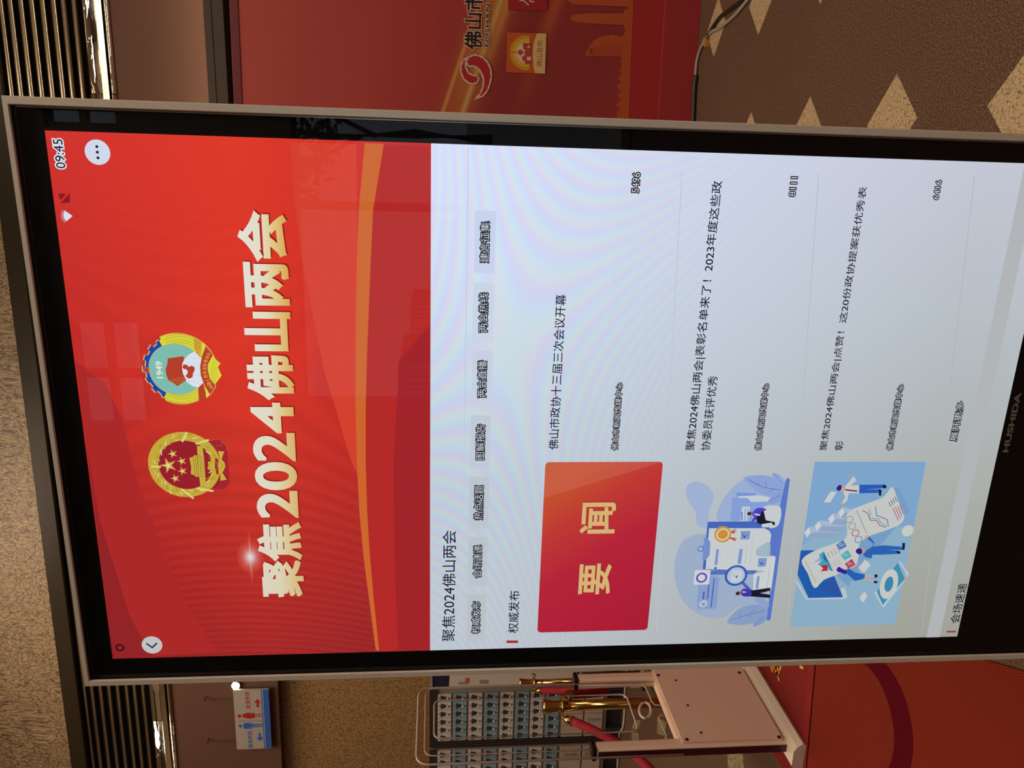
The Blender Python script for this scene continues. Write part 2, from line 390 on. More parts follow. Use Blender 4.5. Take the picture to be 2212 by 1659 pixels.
# lens-star on the headline, drawn in the picture: pale soft disc built of rings
for r, c in ((.024, '#c63c32'), (.020, '#c8483f'), (.0165, '#ca5a52'), (.0135, '#cd6f69'), (.0105, '#d08c88'), (.008, '#d6a9a6'), (.005, '#dfcfcd')):
    C = a.uv((541, 1203)); n = 36
    a.raw([C + Vector((math.cos(2 * math.pi * k / n) * r * (1 if k % 18 else 1.7), math.sin(2 * math.pi * k / n) * r * .72)) for k in range(n)], [list(range(n))], c, (541, 1203))
a.done('star_flare', HEAD, 'pale star flare left of the headline')
# headline: shadow, then gradient letters
grad, g = emat('headline_gradient'); Z = g.xyz(g.coord(K.e))[2]
def headline(txt, tl, br, off):
    a = Art(Plane(), LIFT + .0006, lambda c, p: emis(c) if c != 'G' else HG); a.text('G', txt, tl, br, off, shadow=('#961c1a', .0016), res=5); return a
xz = g.xyz(g.coord(K.e)); h = headline
ht, hb = on_y(512, 456).z, on_y(618.5, 456).z
f = g.math('DIVIDE', g.math('SUBTRACT', ht, xz[2]), ht - hb, clamp=True)
cc = g.ramp(f, [(0, '#e6e4da'), (.45, '#e6e0c8'), (.68, '#e4cd8e'), (1, '#dca548')])
uu = g.math('DIVIDE', g.math('ADD', xz[0], HW), 2 * HW, clamp=True)
cc = g.mix(g.math('MULTIPLY', g.math('SUBTRACT', .7, uu, clamp=True), .8), cc, '#d6c6a6'); g.L(cc, g.e.inputs[0]); HG = grad
a = headline('聚焦', (564, 1290.5), (650.3, 1127), .036)
for t_, tl, br in (('2024', (556.5, 1119), (634.6, 869.5)), ('佛山两会', (536, 864), (618.5, 456))):
    b = headline(t_, tl, br, .026 if t_ == '2024' else .036); a.k = 0; o_ = len(a.V); a.V += b.V; a.F += [[q + o_ for q in f] for f in b.F]; a.MI += b.MI
a.done('headline', SCR, 'bold cream to gold headline on the red header')
# status icons
a = A(.0008); a.crop(90, 270, 5.395)
a.disc('#d3dcee', (655, 317), (655, 170))
for p in ((647, 252), (653, 317), (661, 383)): a.disc('#16202c', p, (p[0], p[1] + 17))
a.done('menu_button', SCR, 'round white button with three dots')
a = A(.0008); a.text('#1d2438', '09:45', (120, 366), (139, 298), .008, under='#e3e6f2', uoff=.10); a.done('clock_digits', SCR)
a = A(.0008); a.crop(90, 270, 5.395)
a.poly('#8c1820', [(198, 800), (270, 800), (215, 860)]); a.poly('#8c1820', [(222, 912), (330, 795), (335, 900)]); a.poly('#8c1820', [(200, 810), (290, 803), (228, 875)])
a.done('mute_icon', SCR)
a = A(.0008); a.crop(90, 270, 5.395)
a.poly('#cf6f7c', [(245, 985), (225, 1040), (235, 1100), (270, 1142), (362, 1060)]); a.poly('#dde2f4', [(272, 995), (257, 1040), (265, 1085), (293, 1122), (365, 1060)])
a.done('wireless_icon', SCR)
a = A(.0008); a.crop(220, 1350, 11.06)
a.disc('#c3c6c2', (1205, 467), (1205, 262)); a.line('#20233f', [(1080, 437), (1210, 530)], .0021); a.line('#20233f', [(1210, 530), (1315, 430)], .0021); a.done('back_button', SCR, 'round grey-white button with back arrow')
a = A(.0008); a.crop(220, 1350, 11.06); a.disc('#3c1014', (437, 532), (437, 622), (437, 585)); a.done('ring_icon', SCR)
# texts of the white page
INK = '#15152a'
def t(name, txt, tl, br, off=.007, c=INK): A(.0003).text(c, txt, tl, br, off).done(name, SCR)
def to(name, txt, tl, br): A(.0004).text('#cdd2d8', txt, tl, br, 0.0, under='#11131f', uoff=.10).done(name, SCR)
t('title_text', '聚焦2024佛山两会', (954, 1385.6), (986, 1145.4), .003)
tabs = [('权威发布', (1016.8, 1370), (1040.5, 1297.4), '#bdc5cb'), ('会场速递', (1019.7, 1250), (1043.7, 1175), '#bec7cf'), ('热点话题', (1022, 1125), (1047, 1046), '#c0c9d3'), ('图解报告', (1025.5, 994.4), (1050.3, 914.7), '#c4cedb'),
        ('两会直播', (1028.6, 860), (1054, 776), '#cad4e6'), ('两会热线', (1031, 719), (1057.3, 630), '#cdd8ea'), ('建言征集', (1034.3, 570), (1060.5, 475.7), '#ccd6f0')]
for tx, tl, br, c in tabs:
    o = A(.0003).rrect(c, tl, br, .003, (.011, .006)).done('tab_button', SCR)
    A(.0005).text('#cdd4de', tx, tl, br, 0.0, under='#11131f', uoff=.10).done('tab_text', SCR)
t('section_heading', '权威发布', (1096.4, 1367.7), (1123, 1275.6), .006)
A(.0003).poly('#a83038', [(1094, 1388.6), (1119, 1388.6), (1119, 1383), (1094, 1383)]).done('heading_mark', SCR, 'red bar before the upper section heading')
t('article_text', '佛山市政协十三届三次会议开幕', (1184, 971), (1223.5, 636))
to('source_text', '佛山市新闻传媒中心', (1318.6, 974), (1347.4, 825)); to('view_count', '5496', (1361, 418), (1386, 371))
t('article_text', '聚焦2024佛山两会|表彰名单来了！2023年度这些政', (1479.4, 973), (1563.7, 391)); t('article_text', '协委员获评优秀', (1512.8, 973), (1550.8, 811.7))
to('source_text', '佛山市新闻传媒中心', (1628, 974), (1664, 827)); to('view_count', '8111', (1701.5, 426), (1724.3, 380.6))
t('article_text', '聚焦2024佛山两会|点赞！这20份政协提案获优秀表', (1768.8, 973), (1876, 403.4)); t('article_text', '彰', (1801.4, 973), (1823, 952))
to('source_text', '佛山市新闻传媒中心', (1912, 974), (1954.9, 828.8)); to('view_count', '6416', (2012, 432.7), (2035.8, 388))
to('more_text', '展开更多', (2048.3, 955), (2086, 864.5))
t('section_heading', '会场速递', (2051, 1346), (2090, 1260), .006)
A(.0003).poly('#a0404a', [(2044, 1366), (2064, 1366), (2065, 1362), (2045, 1362)]).done('heading_mark', SCR, 'red bar before the lower section heading')
def rule(p, q, wd=.0009, c='#b4bcc4'): A(.0003).line(c, [p, q], wd).done('divider_line', SCR)
rule((996, 1400), (1012, 318), c='#c3cddc'); rule((1418, 1365), (1473, 372), c='#c0c8d2'); rule((1700, 1362), (1768, 376), c='#b7bec1'); rule((1990, 1370), (2105, 380), c='#b1b6b5')
a = A(.0003); P = [a.uv((2004, 1360)), a.uv((2033, 1360))]
a.raw([Vector((-HW, P[0].y)), Vector((HW, P[0].y)), Vector((HW, P[1].y)), Vector((-HW, P[1].y))], [[0, 1, 2, 3]], '#b5b8bb', (2030, 1000)); a.done('section_gap_band', SCR)
# red card
card, g = emat('card_red'); xz = g.xyz(g.coord(K.e)); c0 = on_y(1160, 1366); c1 = on_y(1432, 997)
u = g.math('DIVIDE', g.math('SUBTRACT', xz[0], c0.x), c1.x - c0.x, clamp=True); v = g.math('DIVIDE', g.math('SUBTRACT', c0.z, xz[2]), c0.z - c1.z, clamp=True)
d = g.math('ADD', g.math('MULTIPLY', u, .8), g.math('MULTIPLY', g.math('SUBTRACT', 1, v), .35))
cc = g.ramp(d, [(0, '#ac1c36'), (.55, '#b8243a'), (.8, '#c23a34'), (1, '#c8542e')])
st = g.math('MULTIPLY', g.math('GREATER_THAN', g.math('SUBTRACT', g.math('MULTIPLY', u, 1.0), g.math('MULTIPLY', v, .2)), .80), .16); cc = g.mix(st, cc, '#dd8a80')
g.L(cc, g.e.inputs[0])
a = Art(Plane(), LIFT + .0003, lambda c, p: card if c == 'C' else emis(c)); a.rrect('C', (1160.6, 1366), (1432, 997), .006); CARD = a.done('news_card', SCR, 'red picture card with two gold characters')
A(.0005).text('#d9b676', '要', (1248.3, 1284), (1322, 1216), .022, shadow=('#8c2430', .0009)).done('card_text', SCR)
A(.0005).text('#d9b676', '闻', (1251, 1152.7), (1332, 1084.7), .022, shadow=('#8c2430', .0009)).done('card_text', SCR)
# ------------------------------------------------------------------ room materials
def stone_mat():
    m_ = mat('figured_stone', rough=.55); g = N(m_); v = g.coord()
    n1 = g.noise(v, 1.3, 2, .5)
    vv = g.new('ShaderNodeVectorMath', operation='ADD'); g.L(g.mapping(v, (1.9, 1, 1.0), (0, .35, 0)), vv.inputs[0])
    cb = g.new('ShaderNodeCombineXYZ'); g.L(g.math('MULTIPLY', n1, .9), cb.inputs[2]); g.L(g.math('MULTIPLY', n1, .7), cb.inputs[0]); g.L(cb.outputs[0], vv.inputs[1])
    w_ = g.noise(vv.outputs[0], 19, 2.5, .55, .6); w2 = g.noise(vv.outputs[0], 38, 2, .6, .5)
    rid = g.math('MINIMUM', g.math('ABSOLUTE', g.math('SUBTRACT', w_, .5)), g.math('ADD', g.math('ABSOLUTE', g.math('SUBTRACT', w2, .47)), .004))
    fine = g.ramp(rid, [(0, '#2a2119'), (.012, '#3d3024'), (.030, '#8a7353'), (.07, '#a98f6b'), (1, '#ab926e')])
    patch = g.noise(v, 1.1, 2); c = g.mix(g.math('MULTIPLY', patch, .35), fine, '#6d5a44'); g.L(c, g.p.inputs['Base Color']); g.bump(w_, .15, .01); return m_
def granite(name, a_, b_, c_, scale, rough=.25):
    m_ = mat(name, rough=rough); g = N(m_); v = g.coord(); n = g.noise(v, scale, 3, .7); n2 = g.noise(v, scale * .35, 2, .6)
    c = g.ramp(n, [(.36, a_), (.46, b_), (.60, c_)]); c = g.mix(g.math('MULTIPLY', n2, .3), c, b_); g.L(c, g.p.inputs['Base Color']); return m_
M_stone = stone_mat()
M_granw = granite('wall_granite', '#4a3524', '#84653f', '#a07c52', 62)
M_brown = mat('satin_brown_panel', (.125, .062, .044), .75, 0, .1)
M_gold = mat('polished_brass', (.88, .77, .58), .22, 1)
M_mirror = mat('bronze_mirror', (.96, .90, .80), .05, 1); g = N(M_mirror); g.bump(g.noise(g.mapping(g.coord(), (.8, 1, 1.6)), 5, 2, .5, .6), .25, .05)
M_dark = mat('dark_recess', (.012, .010, .008), .6)
M_darkbr = mat('dark_bronze', (.030, .021, .012), .35, 0, .12)
# floor: speckled brown carpet-like granite
M_floor = mat('speckled_floor', rough=.75, spec=.2); g = N(M_floor); v = g.coord()
n = g.noise(v, 190, 2, .8); n2 = g.noise(v, 3, 3, .6); n3 = g.noise(g.mapping(v, (1, 1, 1)), 420, 1, .5)
c = g.ramp(n, [(.36, '#150e0b'), (.5, '#432e25'), (.64, '#83624d')]); c = g.mix(g.math('MULTIPLY', n2, .5), c, '#33241c'); c = g.mix(g.math('MULTIPLY', n3, .2), c, '#9c7a5c'); g.L(c, g.p.inputs['Base Color']); g.bump(n, .4, .004)
M_inlay = granite('pale_speckled_inlay', '#3a2c20', '#9c8664', '#b39b76', 150, .7)
M_inlay2 = granite('pale_granite_patch', '#3f3a2a', '#827658', '#94876a', 60, .4)
# ------------------------------------------------------------------ shell
A0, A1, BK, FR, CH = -7.0, 5.2, 5.3, -5.0, 6.3
def struct(o): o['kind'] = 'structure'; return o
FL = struct(box('floor', M_floor, A0 - .6, A1 + .6, FR - .4, 6.6, -.1, 0)); FL.location = (FL.location.x, FL.location.y, -.1)
def wall(name, mt, a0, a1, b0, b1, z0, z1, fr=WALL): return struct(box(name, mt, a0, a1, b0, b1, z0, z1, fr=fr))
def zw(px, py, b=BK): return WALL.hit(px, py, b).z
def zmid(*P): return sum(zw(*p) for p in P) / len(P)
z_st = zmid((57, 850), (102, 1250), (134, 1496)); z_b1 = zmid((372, 1485), (233, 0)); z_b0 = zmid((600, 1480)); 
wall('wall_back', M_granw, A0, A1, BK + .12, BK + .32, 0, z_b0 + .3)
wall('trim_1', M_brown, A0, A1, BK, BK + .3, z_b0, z_b1)
fas = wall('trim_2', M_stone, A0, A1, BK - .02, BK + .3, z_st, CH)
z_band = zmid((172, 1485), (2, -40))
def wbox(name, mt, z0, z1, y0, y1): return wall(name, mt, A0, A1, y0, y1, z0, z1)
wbox('trim_3', M_darkbr, z_st - .125, z_st - .002, BK - .02, BK + .1)      # bronze mirror band under the stone
wbox('trim_4', M_dark, z_b1, z_st - .125, BK + .09, BK + .3)               # dark recess behind the bars
# polished bars of the louvre
bars = [(0, 172), (22, 188), (46, 206), (68, 226), (90, 246), (113, 266), (135, 283), (160, 300)]
LV = empty('trim_5', WALL.M @ Vector((-1, BK + .04, z_b1)), WALL.a); struct(LV)
zs = [(zw(r, 0) + zw(l, 1485)) / 2 for r, l in bars]
for z in zs:
    bm = bmesh.new(); cyl(bm, (A0 + 1, 0, z - z_b1), (A1 + 1, 0, z - z_b1), .019, seg=16)
    for f in bm.faces: f.smooth = len(f.verts) == 4
    o = finish(bm, 'bar', M_gold, LV)
    bm = bmesh.new(); bx(bm, A0 + 1, A1 + 1, .004, .05, z - z_b1 - .006, z - z_b1 + .006); finish(bm, 'bar_fin', M_dark, LV)
zg1, zg0 = (zw(185, 0) + zw(318, 1485)) / 2, (zw(207, 0) + zw(345, 1485)) / 2
def panel_strip(name, z0, z1, mt, y, bulge, seam):
    """A row of mirror panels, each a part of its own, slightly bowed."""
    T = Thing(name, (-1, y, z0), None, None, fr=WALL); T.e['kind'] = 'structure'
    x = A0
    while x < A1:
        bm = bmesh.new(); n = 8; x1 = min(x + seam - .006, A1); L1 = []; L2 = []
        for k in range(n + 1):
            t = k / n; z = z0 + (z1 - z0) * t; yy = y - bulge * math.sin(math.pi * t)
            L1.append(bm.verts.new((x, yy, z))); L2.append(bm.verts.new((x1, yy, z)))
        b1, b2, b3, b4 = [bm.verts.new(p) for p in ((x, y + .03, z0), (x1, y + .03, z0), (x1, y + .03, z1), (x, y + .03, z1))]
        for k in range(n): f = bm.faces.new((L1[k], L2[k], L2[k + 1], L1[k + 1])); f.smooth = True
        bm.faces.new((b1, b2, L2[0], L1[0])); bm.faces.new((L1[n], L2[n], b3, b4)); bm.faces.new((b1, b4, b3, b2)); bm.faces.new([b1] + L1 + [b4]); bm.faces.new([b2] + L2 + [b3])
        T.add(bm, 'mirror_panel', mt); x += seam
    return T
panel_strip('trim_6', zg0, zg1, M_mirror, BK - .01, .010, 1.30)
z7a, z7b = (zw(213, 0) + zw(350, 1485)) / 2, (zw(222, 0) + zw(357, 1485)) / 2
wbox('trim_7', M_gold, z7b, zg0 - .004, BK - .03, BK + .1)
panel_strip('trim_8', z_b1 + .002, z7b - .004, M_mirror, BK - .01, .02, 2.6)
# unseen sides of the lobby
M_paint = mat('warm_plaster', (.42, .33, .25), .8); M_ceil = mat('ceiling_paint', (.55, .47, .38), .85)
struct(box('wall_left', M_paint, A0 - .4, A0 - .2, FR - .2, 6.4, 0, CH)); struct(box('wall_right', M_paint, A1, A1 + .2, FR - .2, 6.4, 0, CH))
cei = struct(box('ceiling', M_ceil, A0 - .6, A1 + .4, FR - .4, 6.4, CH, CH + .15))
# window wall behind the viewer
def mir(px, py, Y):            # point on plane Y seen in the cover glass at a pixel
    q = on_y(px, py); d = ray(px, py); d = Vector((d.x, -d.y, d.z)); return q + d * ((Y - q.y) / d.y)
wl, wr = mir(700, 872, FR).x, 4.4
dz = mir(648, 700, FR).z
h1a, h1b, hx0, hx1 = mir(310, 800, FR).z, mir(165, 800, FR).z, mir(230, 925, FR).x, mir(210, 690, FR).x
hx2, hx3 = mir(60, 270, FR).x, mir(60, 225, FR).x
M_jamb = mat('window_wall_plaster', (.10, .08, .065), .8)
def fw(x0, x1, z0, z1): 
    bx(bmw, x0, x1, FR - .15, FR, z0, z1)
bmw = bmesh.new(); fw(A0 - .2, wl, 0, dz); fw(wr, A1, 0, dz); fw(A0 - .2, A1, dz, h1a); fw(A0 - .2, hx0, h1a, h1b); fw(hx1, hx2, h1a, h1b); fw(hx3, A1, h1a, h1b); fw(A0 - .2, A1, h1b, CH)
struct(finish(bmw, 'wall_front', M_jamb))
M_mull = mat('window_metal', (.05, .045, .04), .4, .6); M_pane = glass_mat('window_pane', (.93, .95, .95), 1.45)
def window(name, x0, x1, z0, z1, nx, nz):
    T = Thing(name, ((x0 + x1) / 2, FR - .075, z0), None, None); T.e['kind'] = 'structure'
    for i in range(nx + 1): x = x0 + (x1 - x0) * i / nx; T.box('mullion', M_mull, x - .03, x + .03, FR - .11, FR - .04, z0, z1)
    for i in range(nz + 1): z = z0 + (z1 - z0) * i / nz; T.box('transom', M_mull, x0, x1, FR - .105, FR - .045, z - .025, z + .025)
    for i in range(nx):
        for j in range(nz):
            xa, xb, za, zb = x0 + (x1 - x0) * i / nx, x0 + (x1 - x0) * (i + 1) / nx, z0 + (z1 - z0) * j / nz, z0 + (z1 - z0) * (j + 1) / nz
            T.box('pane', M_pane, xa + .03, xb - .03, FR - .078, FR - .072, za + .025, zb - .025)
window('window_1', wl, wr, 0.0, dz, 4, 1)
window('window_2', hx0, hx1, h1a, h1b, 2, 2)
window('window_3', hx2, hx3, h1a, h1b, 1, 2)
print('WIN', wl, wr, dz, h1a, h1b, hx0, hx1, hx2, hx3)
# outdoors
def light_panel(x, y, sx, sy, lab, es):  # glowing panels added out of view to brighten the mirror strips
    T = Thing('added_light_panel', (x, y, CH - .04), lab, 'lamp', 'added light panels')
    T.box('frame', M_gold, x - sx / 2 - .04, x + sx / 2 + .04, y - sy / 2 - .04, y + sy / 2 + .04, CH - .03, CH - .001); T.box('diffuser', mat('panel_glow_%g' % es, (1, 1, 1), emit=(1, .90, .76), es=es), x - sx / 2, x + sx / 2, y - sy / 2, y + sy / 2, CH - .04, CH - .031)
light_panel(2.4, -3.4, 2.6, 1.2, 'added rectangular light panel out of view over the entrance, right', 7); light_panel(3.3, -.3, 2.4, 1.7, 'added rectangular light panel out of view above the right of the kiosk', 4)
struct(box('trim_9', mat('plaza_paving', (.42, .40, .38), .8), -30, 30, -40, FR - .2, -.1, -.02))
M_white = mat('white_slat_paint', (.75, .74, .72), .6)
def slat_box(x0, x1, y0, y1, z0, z1, lab):
    T = Thing('slatted_planter_box', ((x0 + x1) / 2, (y0 + y1) / 2, z0), lab, 'planter', 'slatted boxes outside the window')
    T.box('core', mat('planter_core', (.2, .19, .18), .8), x0 + .05, x1 - .05, y0 + .05, y1 - .05, z0, z1 - .03)
    n = 9
    for k in range(n):
        x = x0 + (x1 - x0) * (k + .5) / n; T.box('slat', M_white, x - (x1 - x0) / n * .32, x + (x1 - x0) / n * .32, y0, y1, z1 - .03, z1); T.box('slat', M_white, x - (x1 - x0) / n * .32, x + (x1 - x0) / n * .32, y1 - .05, y1, z0, z1)
labs = ('nearest left', 'nearest right', 'farther left', 'farther right')
for k, (p0, p1, D) in enumerate((((720, 862), (720, 815), -11), ((905, 860), (905, 820), -11), ((745, 712), (745, 680), -16.5), ((905, 712), (905, 680), -16.5))):
    q0, q1 = mir(*p0, D), mir(*p1, D); print('PL', q0, q1)
    slat_box(min(q0.x, q1.x) + (k % 2) * 1.7 - .4, min(q0.x, q1.x) + .6 + (k % 2) * 1.7, D - 2.2, D, -.02, 1.5 + .5 * (k % 2 == 0), 'white slatted box outside, %s of the row' % labs[k])
rng = random.Random(3)
M_leaf = mat('tree_leaves', (.05, .09, .03), .7); M_bark = mat('tree_bark', (.10, .07, .05), .9)
for k, (x, y) in enumerate(((-6.5, -13), (.5, -21), (5.6, -9.0), (11, -18))):
    T = Thing('street_tree', (x, y, 0), 'leafy street tree outside the windows, %s' % ('leftmost', 'second from left', 'third from left', 'rightmost')[k], 'tree', 'trees outside')
    bm = bmesh.new(); tube(bm, [(x, y, -.02), (x + .1, y, 2), (x - .05, y, 4.2), (x + .2, y, 6)], [.16, .13, .1, .05], 10); tube(bm, [(x, y, 3), (x + .9, y + .3, 5)], [.07, .03], 8); tube(bm, [(x, y, 3.4), (x - 1, y - .2, 5.2)], [.07, .03], 8); T.add(bm, 'trunk', M_bark)
    bm = bmesh.new()
    for _ in range(700):
        th, ph_, r = rng.uniform(0, 6.28), rng.uniform(-1, 1), rng.uniform(.4, 1) ** .5 * 2.1
        c_ = Vector((x + r * math.cos(th) * math.sqrt(1 - ph_ ** 2), y + r * math.sin(th) * math.sqrt(1 - ph_ ** 2), 5.6 + r * ph_ * .8)); e1 = Vector((rng.gauss(0, 1), rng.gauss(0, 1), rng.gauss(0, 1))).normalized(); e2 = e1.orthogonal().normalized(); s_ = rng.uniform(.1, .2)
        bm.faces.new([bm.verts.new(c_ + e1 * s_), bm.verts.new(c_ + e2 * s_ * .5), bm.verts.new(c_ - e1 * s_), bm.verts.new(c_ - e2 * s_ * .5)])
    me = bpy.data.meshes.new('foliage'); bmesh.ops.translate(bm, verts=bm.verts, vec=-T.o); bm.to_mesh(me); bm.free(); f_ = link('foliage', me, T.e, [M_leaf]); f_['kind'] = 'stuff'
# ceiling downlights: recessed cans that really glow
M_lamp = mat('lamp_glow', (1, 1, 1), emit=(1, .80, .52), es=26)
def downlight(x, y, z, lab, r=.055):
    T = Thing('ceiling_downlight', (x, y, z), lab, 'lamp', 'ceiling downlights')
    bm = bmesh.new(); lathe(bm, [(r * 1.35, 0), (r * 1.35, -.012), (r * 1.05, -.012), (r * 1.05, -.002)], (x, y, z)); T.add(bm, 'trim_ring', M_gold)
    bm = bmesh.new(); lathe(bm, [(r, -.003), (r, -.007)], (x, y, z)); T.add(bm, 'lens', M_lamp)
def mirz(px, py, Z):
    q = on_y(px, py); d = ray(px, py); d = Vector((d.x, -d.y, d.z)); return q + d * ((Z - q.z) / d.z)
for k, p in enumerate(((205, 293), (222, 402), (193, 484))):
    q = mirz(*p, CH); downlight(q.x, q.y, CH - .001, 'small warm ceiling downlight behind the viewer, %s' % ('rightmost', 'middle one', 'leftmost')[k], .085)
for k, (x, y) in enumerate(((-5, 3.4), (-3.6, 3.6), (-2.0, 3.8), (-.4, 3.9), (1.2, 4.0), (-4.4, 1.6), (-1.2, 1.8), (2.6, 3.2))):
    downlight(x, y, CH - .001, 'ceiling downlight %s' % ('above the left lockers, far left', 'above the right locker cabinet', 'in front of the brown beam', 'above the red backdrop left end', 'above the red backdrop middle', 'above the barrier gate, left', 'above the kiosk', 'above the red backdrop right end')[k], .06)

# ------------------------------------------------------------------ floor inlays (parts of the floor)
def inlay(name, mt, pts, z=.0015, parent=FL, fr=None, th=.003):
    bm = bmesh.new(); P = [(fr.M @ Vector((p[0], p[1], 0))) if fr else Vector((p[0], p[1], 0)) for p in pts]; lo = parent.location
    a_ = [bm.verts.new((p.x - lo.x, p.y - lo.y, z - th - lo.z)) for p in P]; b_ = [bm.verts.new((p.x - lo.x, p.y - lo.y, z - lo.z)) for p in P]
    bm.faces.new(b_); bm.faces.new(a_[::-1])
    for i in range(len(P)): j = (i + 1) % len(P); bm.faces.new((a_[i], a_[j], b_[j], b_[i]))
    return finish(bm, name, mt, parent)
for i, a_ in enumerate((-.665, -.06, .545, 1.155, 1.765, 2.375)):
    for b_ in (.32, .92, 1.515, 2.108, 2.70, 3.29, 3.88):
        if b_ < 3.5 and (a_ > -.1 or b_ > 1.9):
            r = .142; inlay('diamond_inlay', M_inlay, [(a_ - r, b_), (a_, b_ - r), (a_ + r, b_), (a_, b_ + r)], fr=TILE)
def fl(*P): return [tuple(on_floor(*p).xy) for p in P]
inlay('pale_floor_band', M_inlay2, fl((1572, 1627), (1605, 1627), (1612, 1700), (1575, 1700)))
inlay('pale_floor_patch', M_inlay2, fl((1372, 1556), (1384, 1556), (1380, 1574), (1364, 1574)))
inlay('pale_floor_patch', M_inlay2, fl((1364, 1448), (1392, 1448), (1388, 1486), (1362, 1486))); inlay('pale_floor_patch', M_inlay2, fl((1364, 1580), (1380, 1583), (1380, 1602), (1366, 1605)))
inlay('pale_floor_patch', M_inlay2, fl((1420, 1550), (1440, 1560), (1436, 1590), (1420, 1585)))

# ------------------------------------------------------------------ red mats on the floor
M_matA = mat('red_vinyl_mat', (.17, .010, .010), .5, 0, .15); M_edge = mat('red_mat_border', (.21, .010, .010), .5, 0, .15)
M_ribs = mat('ribbed_red_mat', rough=.85, spec=.08); g = N(M_ribs); v = g.coord(); x_ = g.xyz(v)
ph = g.math('MULTIPLY', g.math('ADD', g.math('MULTIPLY', x_[0], .86), g.math('MULTIPLY', x_[1], .5)), 900); s_ = g.math('MULTIPLY', g.math('ADD', g.math('SINE', ph), 1), .5)
g.L(g.mix(s_, (.135, .014, .006), (.19, .022, .010)), g.p.inputs['Base Color']); g.bump(s_, .3, .002)
def slab(name, mt, pts, z1, lab, cat):
    P = [Vector((p[0], p[1], 0)) for p in pts]; c = sum(P, Vector()) / len(P); bm = bmesh.new()
    a_ = [bm.verts.new((p.x - c.x, p.y - c.y, 0)) for p in P]; b_ = [bm.verts.new((p.x - c.x, p.y - c.y, z1)) for p in P]
    bm.faces.new(b_); bm.faces.new(a_[::-1])
    for i in range(len(P)): j = (i + 1) % len(P); bm.faces.new((a_[i], a_[j], b_[j], b_[i]))
    o = finish(bm, name, mt); o.location = (c.x, c.y, .0016); return tag(o, lab, cat)
q = [on_floor(1704, 1654), on_floor(1763, 1440), on_floor(1744, 1659), on_floor(1582, 1443)]
dx = (q[1] - q[2]).normalized(); dyv = Vector((-dx.y, dx.x, 0)); L0 = q[2] - dx * .13
mA = slab('lettered_floor_mat', M_matA, [L0.xy, (q[1] + dx * .75).xy, (q[1] + dx * .75 + dyv * .80).xy, (L0 + dyv * .80).xy], .004, 'dark red floor mat with yellow brush lettering under the white gate', 'mat')
bm = bmesh.new()
P0, P1 = L0, q[1] + dx * .75
for a_, b_ in ((P0, P1),):
    v_ = [bm.verts.new(x - mA.location + Vector((0, 0, .0065))) for x in (a_, b_, b_ + dyv * .045, a_ + dyv * .045)]; bm.faces.new(v_)
    v2 = [bm.verts.new(x - mA.location + Vector((0, 0, .004))) for x in (a_, b_, b_ + dyv * .045, a_ + dyv * .045)]; bm.faces.new(v2[::-1])
    for i in range(4): bm.faces.new((v_[i], v_[(i + 1) % 4], v2[(i + 1) % 4], v2[i]))
finish(bm, 'mat_border', M_edge, mA)
def strokes(name, mt, lines, wd, parent, z, conv):
    bm = bmesh.new()
    for L_ in lines:
        pp = [conv(p) for p in L_]
        for a_, b_ in zip(pp, pp[1:]):
            d = (b_ - a_).normalized(); n_ = Vector((-d.y, d.x, 0)) * wd / 2; e_ = d * wd * .35
            for zz in (z,): bm.faces.new([bm.verts.new(Vector((p.x, p.y, zz)) - parent.location) for p in (a_ - e_ - n_, b_ + e_ - n_, b_ + e_ + n_, a_ - e_ + n_)])
    for f in bm.faces:
        f.normal_update()
        if f.normal.z < 0: f.normal_flip()
    r_ = bmesh.ops.extrude_face_region(bm, geom=list(bm.faces)); bmesh.ops.translate(bm, verts=[v for v in r_['geom'] if isinstance(v, bmesh.types.BMVert)], vec=(0, 0, .0006))
    return finish(bm, name, mt, parent)
M_yel = mat('yellow_print', (.62, .36, .03), .6)
c7 = lambda p: on_floor(1250 + p[0] / 4.337, 1400 + p[1] / 4.337)
strokes('brush_lettering', M_yel, [[(1815, 180), (1828, 215)], [(1835, 175), (1850, 205), (1868, 228), (1882, 255)], [(1908, 175), (1895, 215), (1872, 235)], [(1880, 190), (1875, 245), (1890, 300)], [(2090, 175), (2115, 185)]], .011, mA, .0062, c7)
r1, r2 = on_floor(2130, 1425), on_floor(2212, 1448)
rd = (r2 - r1).normalized(); e0 = q[1] + (q[1] - q[2]).normalized() * .30 - dyv * .012
ce = e0 + rd * 0; 
t_ = ((q[1] - dyv * .012) - r1); den = rd.x * dx.y - rd.y * dx.x; k_ = (t_.x * dx.y - t_.y * dx.x) / den; corner = r1 + rd * k_
ln = -dx * 1.75
mB = slab('ribbed_floor_mat', M_ribs, [corner.xy, (corner + ln).xy, (corner + ln + rd * 1.7).xy, (corner + rd * 1.7).xy], .006, 'ribbed orange-red floor mat with a dark red arc, nearest the kiosk', 'mat')
n = 48; bm = bmesh.new(); rings = []
for (cx_, cy_, r) in ((-1.3749, 1.0525, .1968), (-1.4230, 1.1156, .1735)):
    for z in (.0074, .0084): rings.append([bm.verts.new((cx_ + r * math.cos(math.radians(35 - 205 * k / n)) - mB.location.x, cy_ + r * math.sin(math.radians(35 - 205 * k / n)) - mB.location.y, z - mB.location.z)) for k in range(n + 1)])
w0, w1, w2, w3 = rings[0], rings[1], rings[3], rings[2]
for k in range(n):
    for a_, b_ in ((w0, w1), (w1, w2), (w2, w3), (w3, w0)): bm.faces.new((a_[k], b_[k], b_[k + 1], a_[k + 1]))
bm.faces.new((w0[0], w1[0], w2[0], w3[0])); bm.faces.new((w3[n], w2[n], w1[n], w0[n]))
finish(bm, 'printed_arc', mat('dark_red_print', (.075, .0, .006), .7, 0, .06), mB)

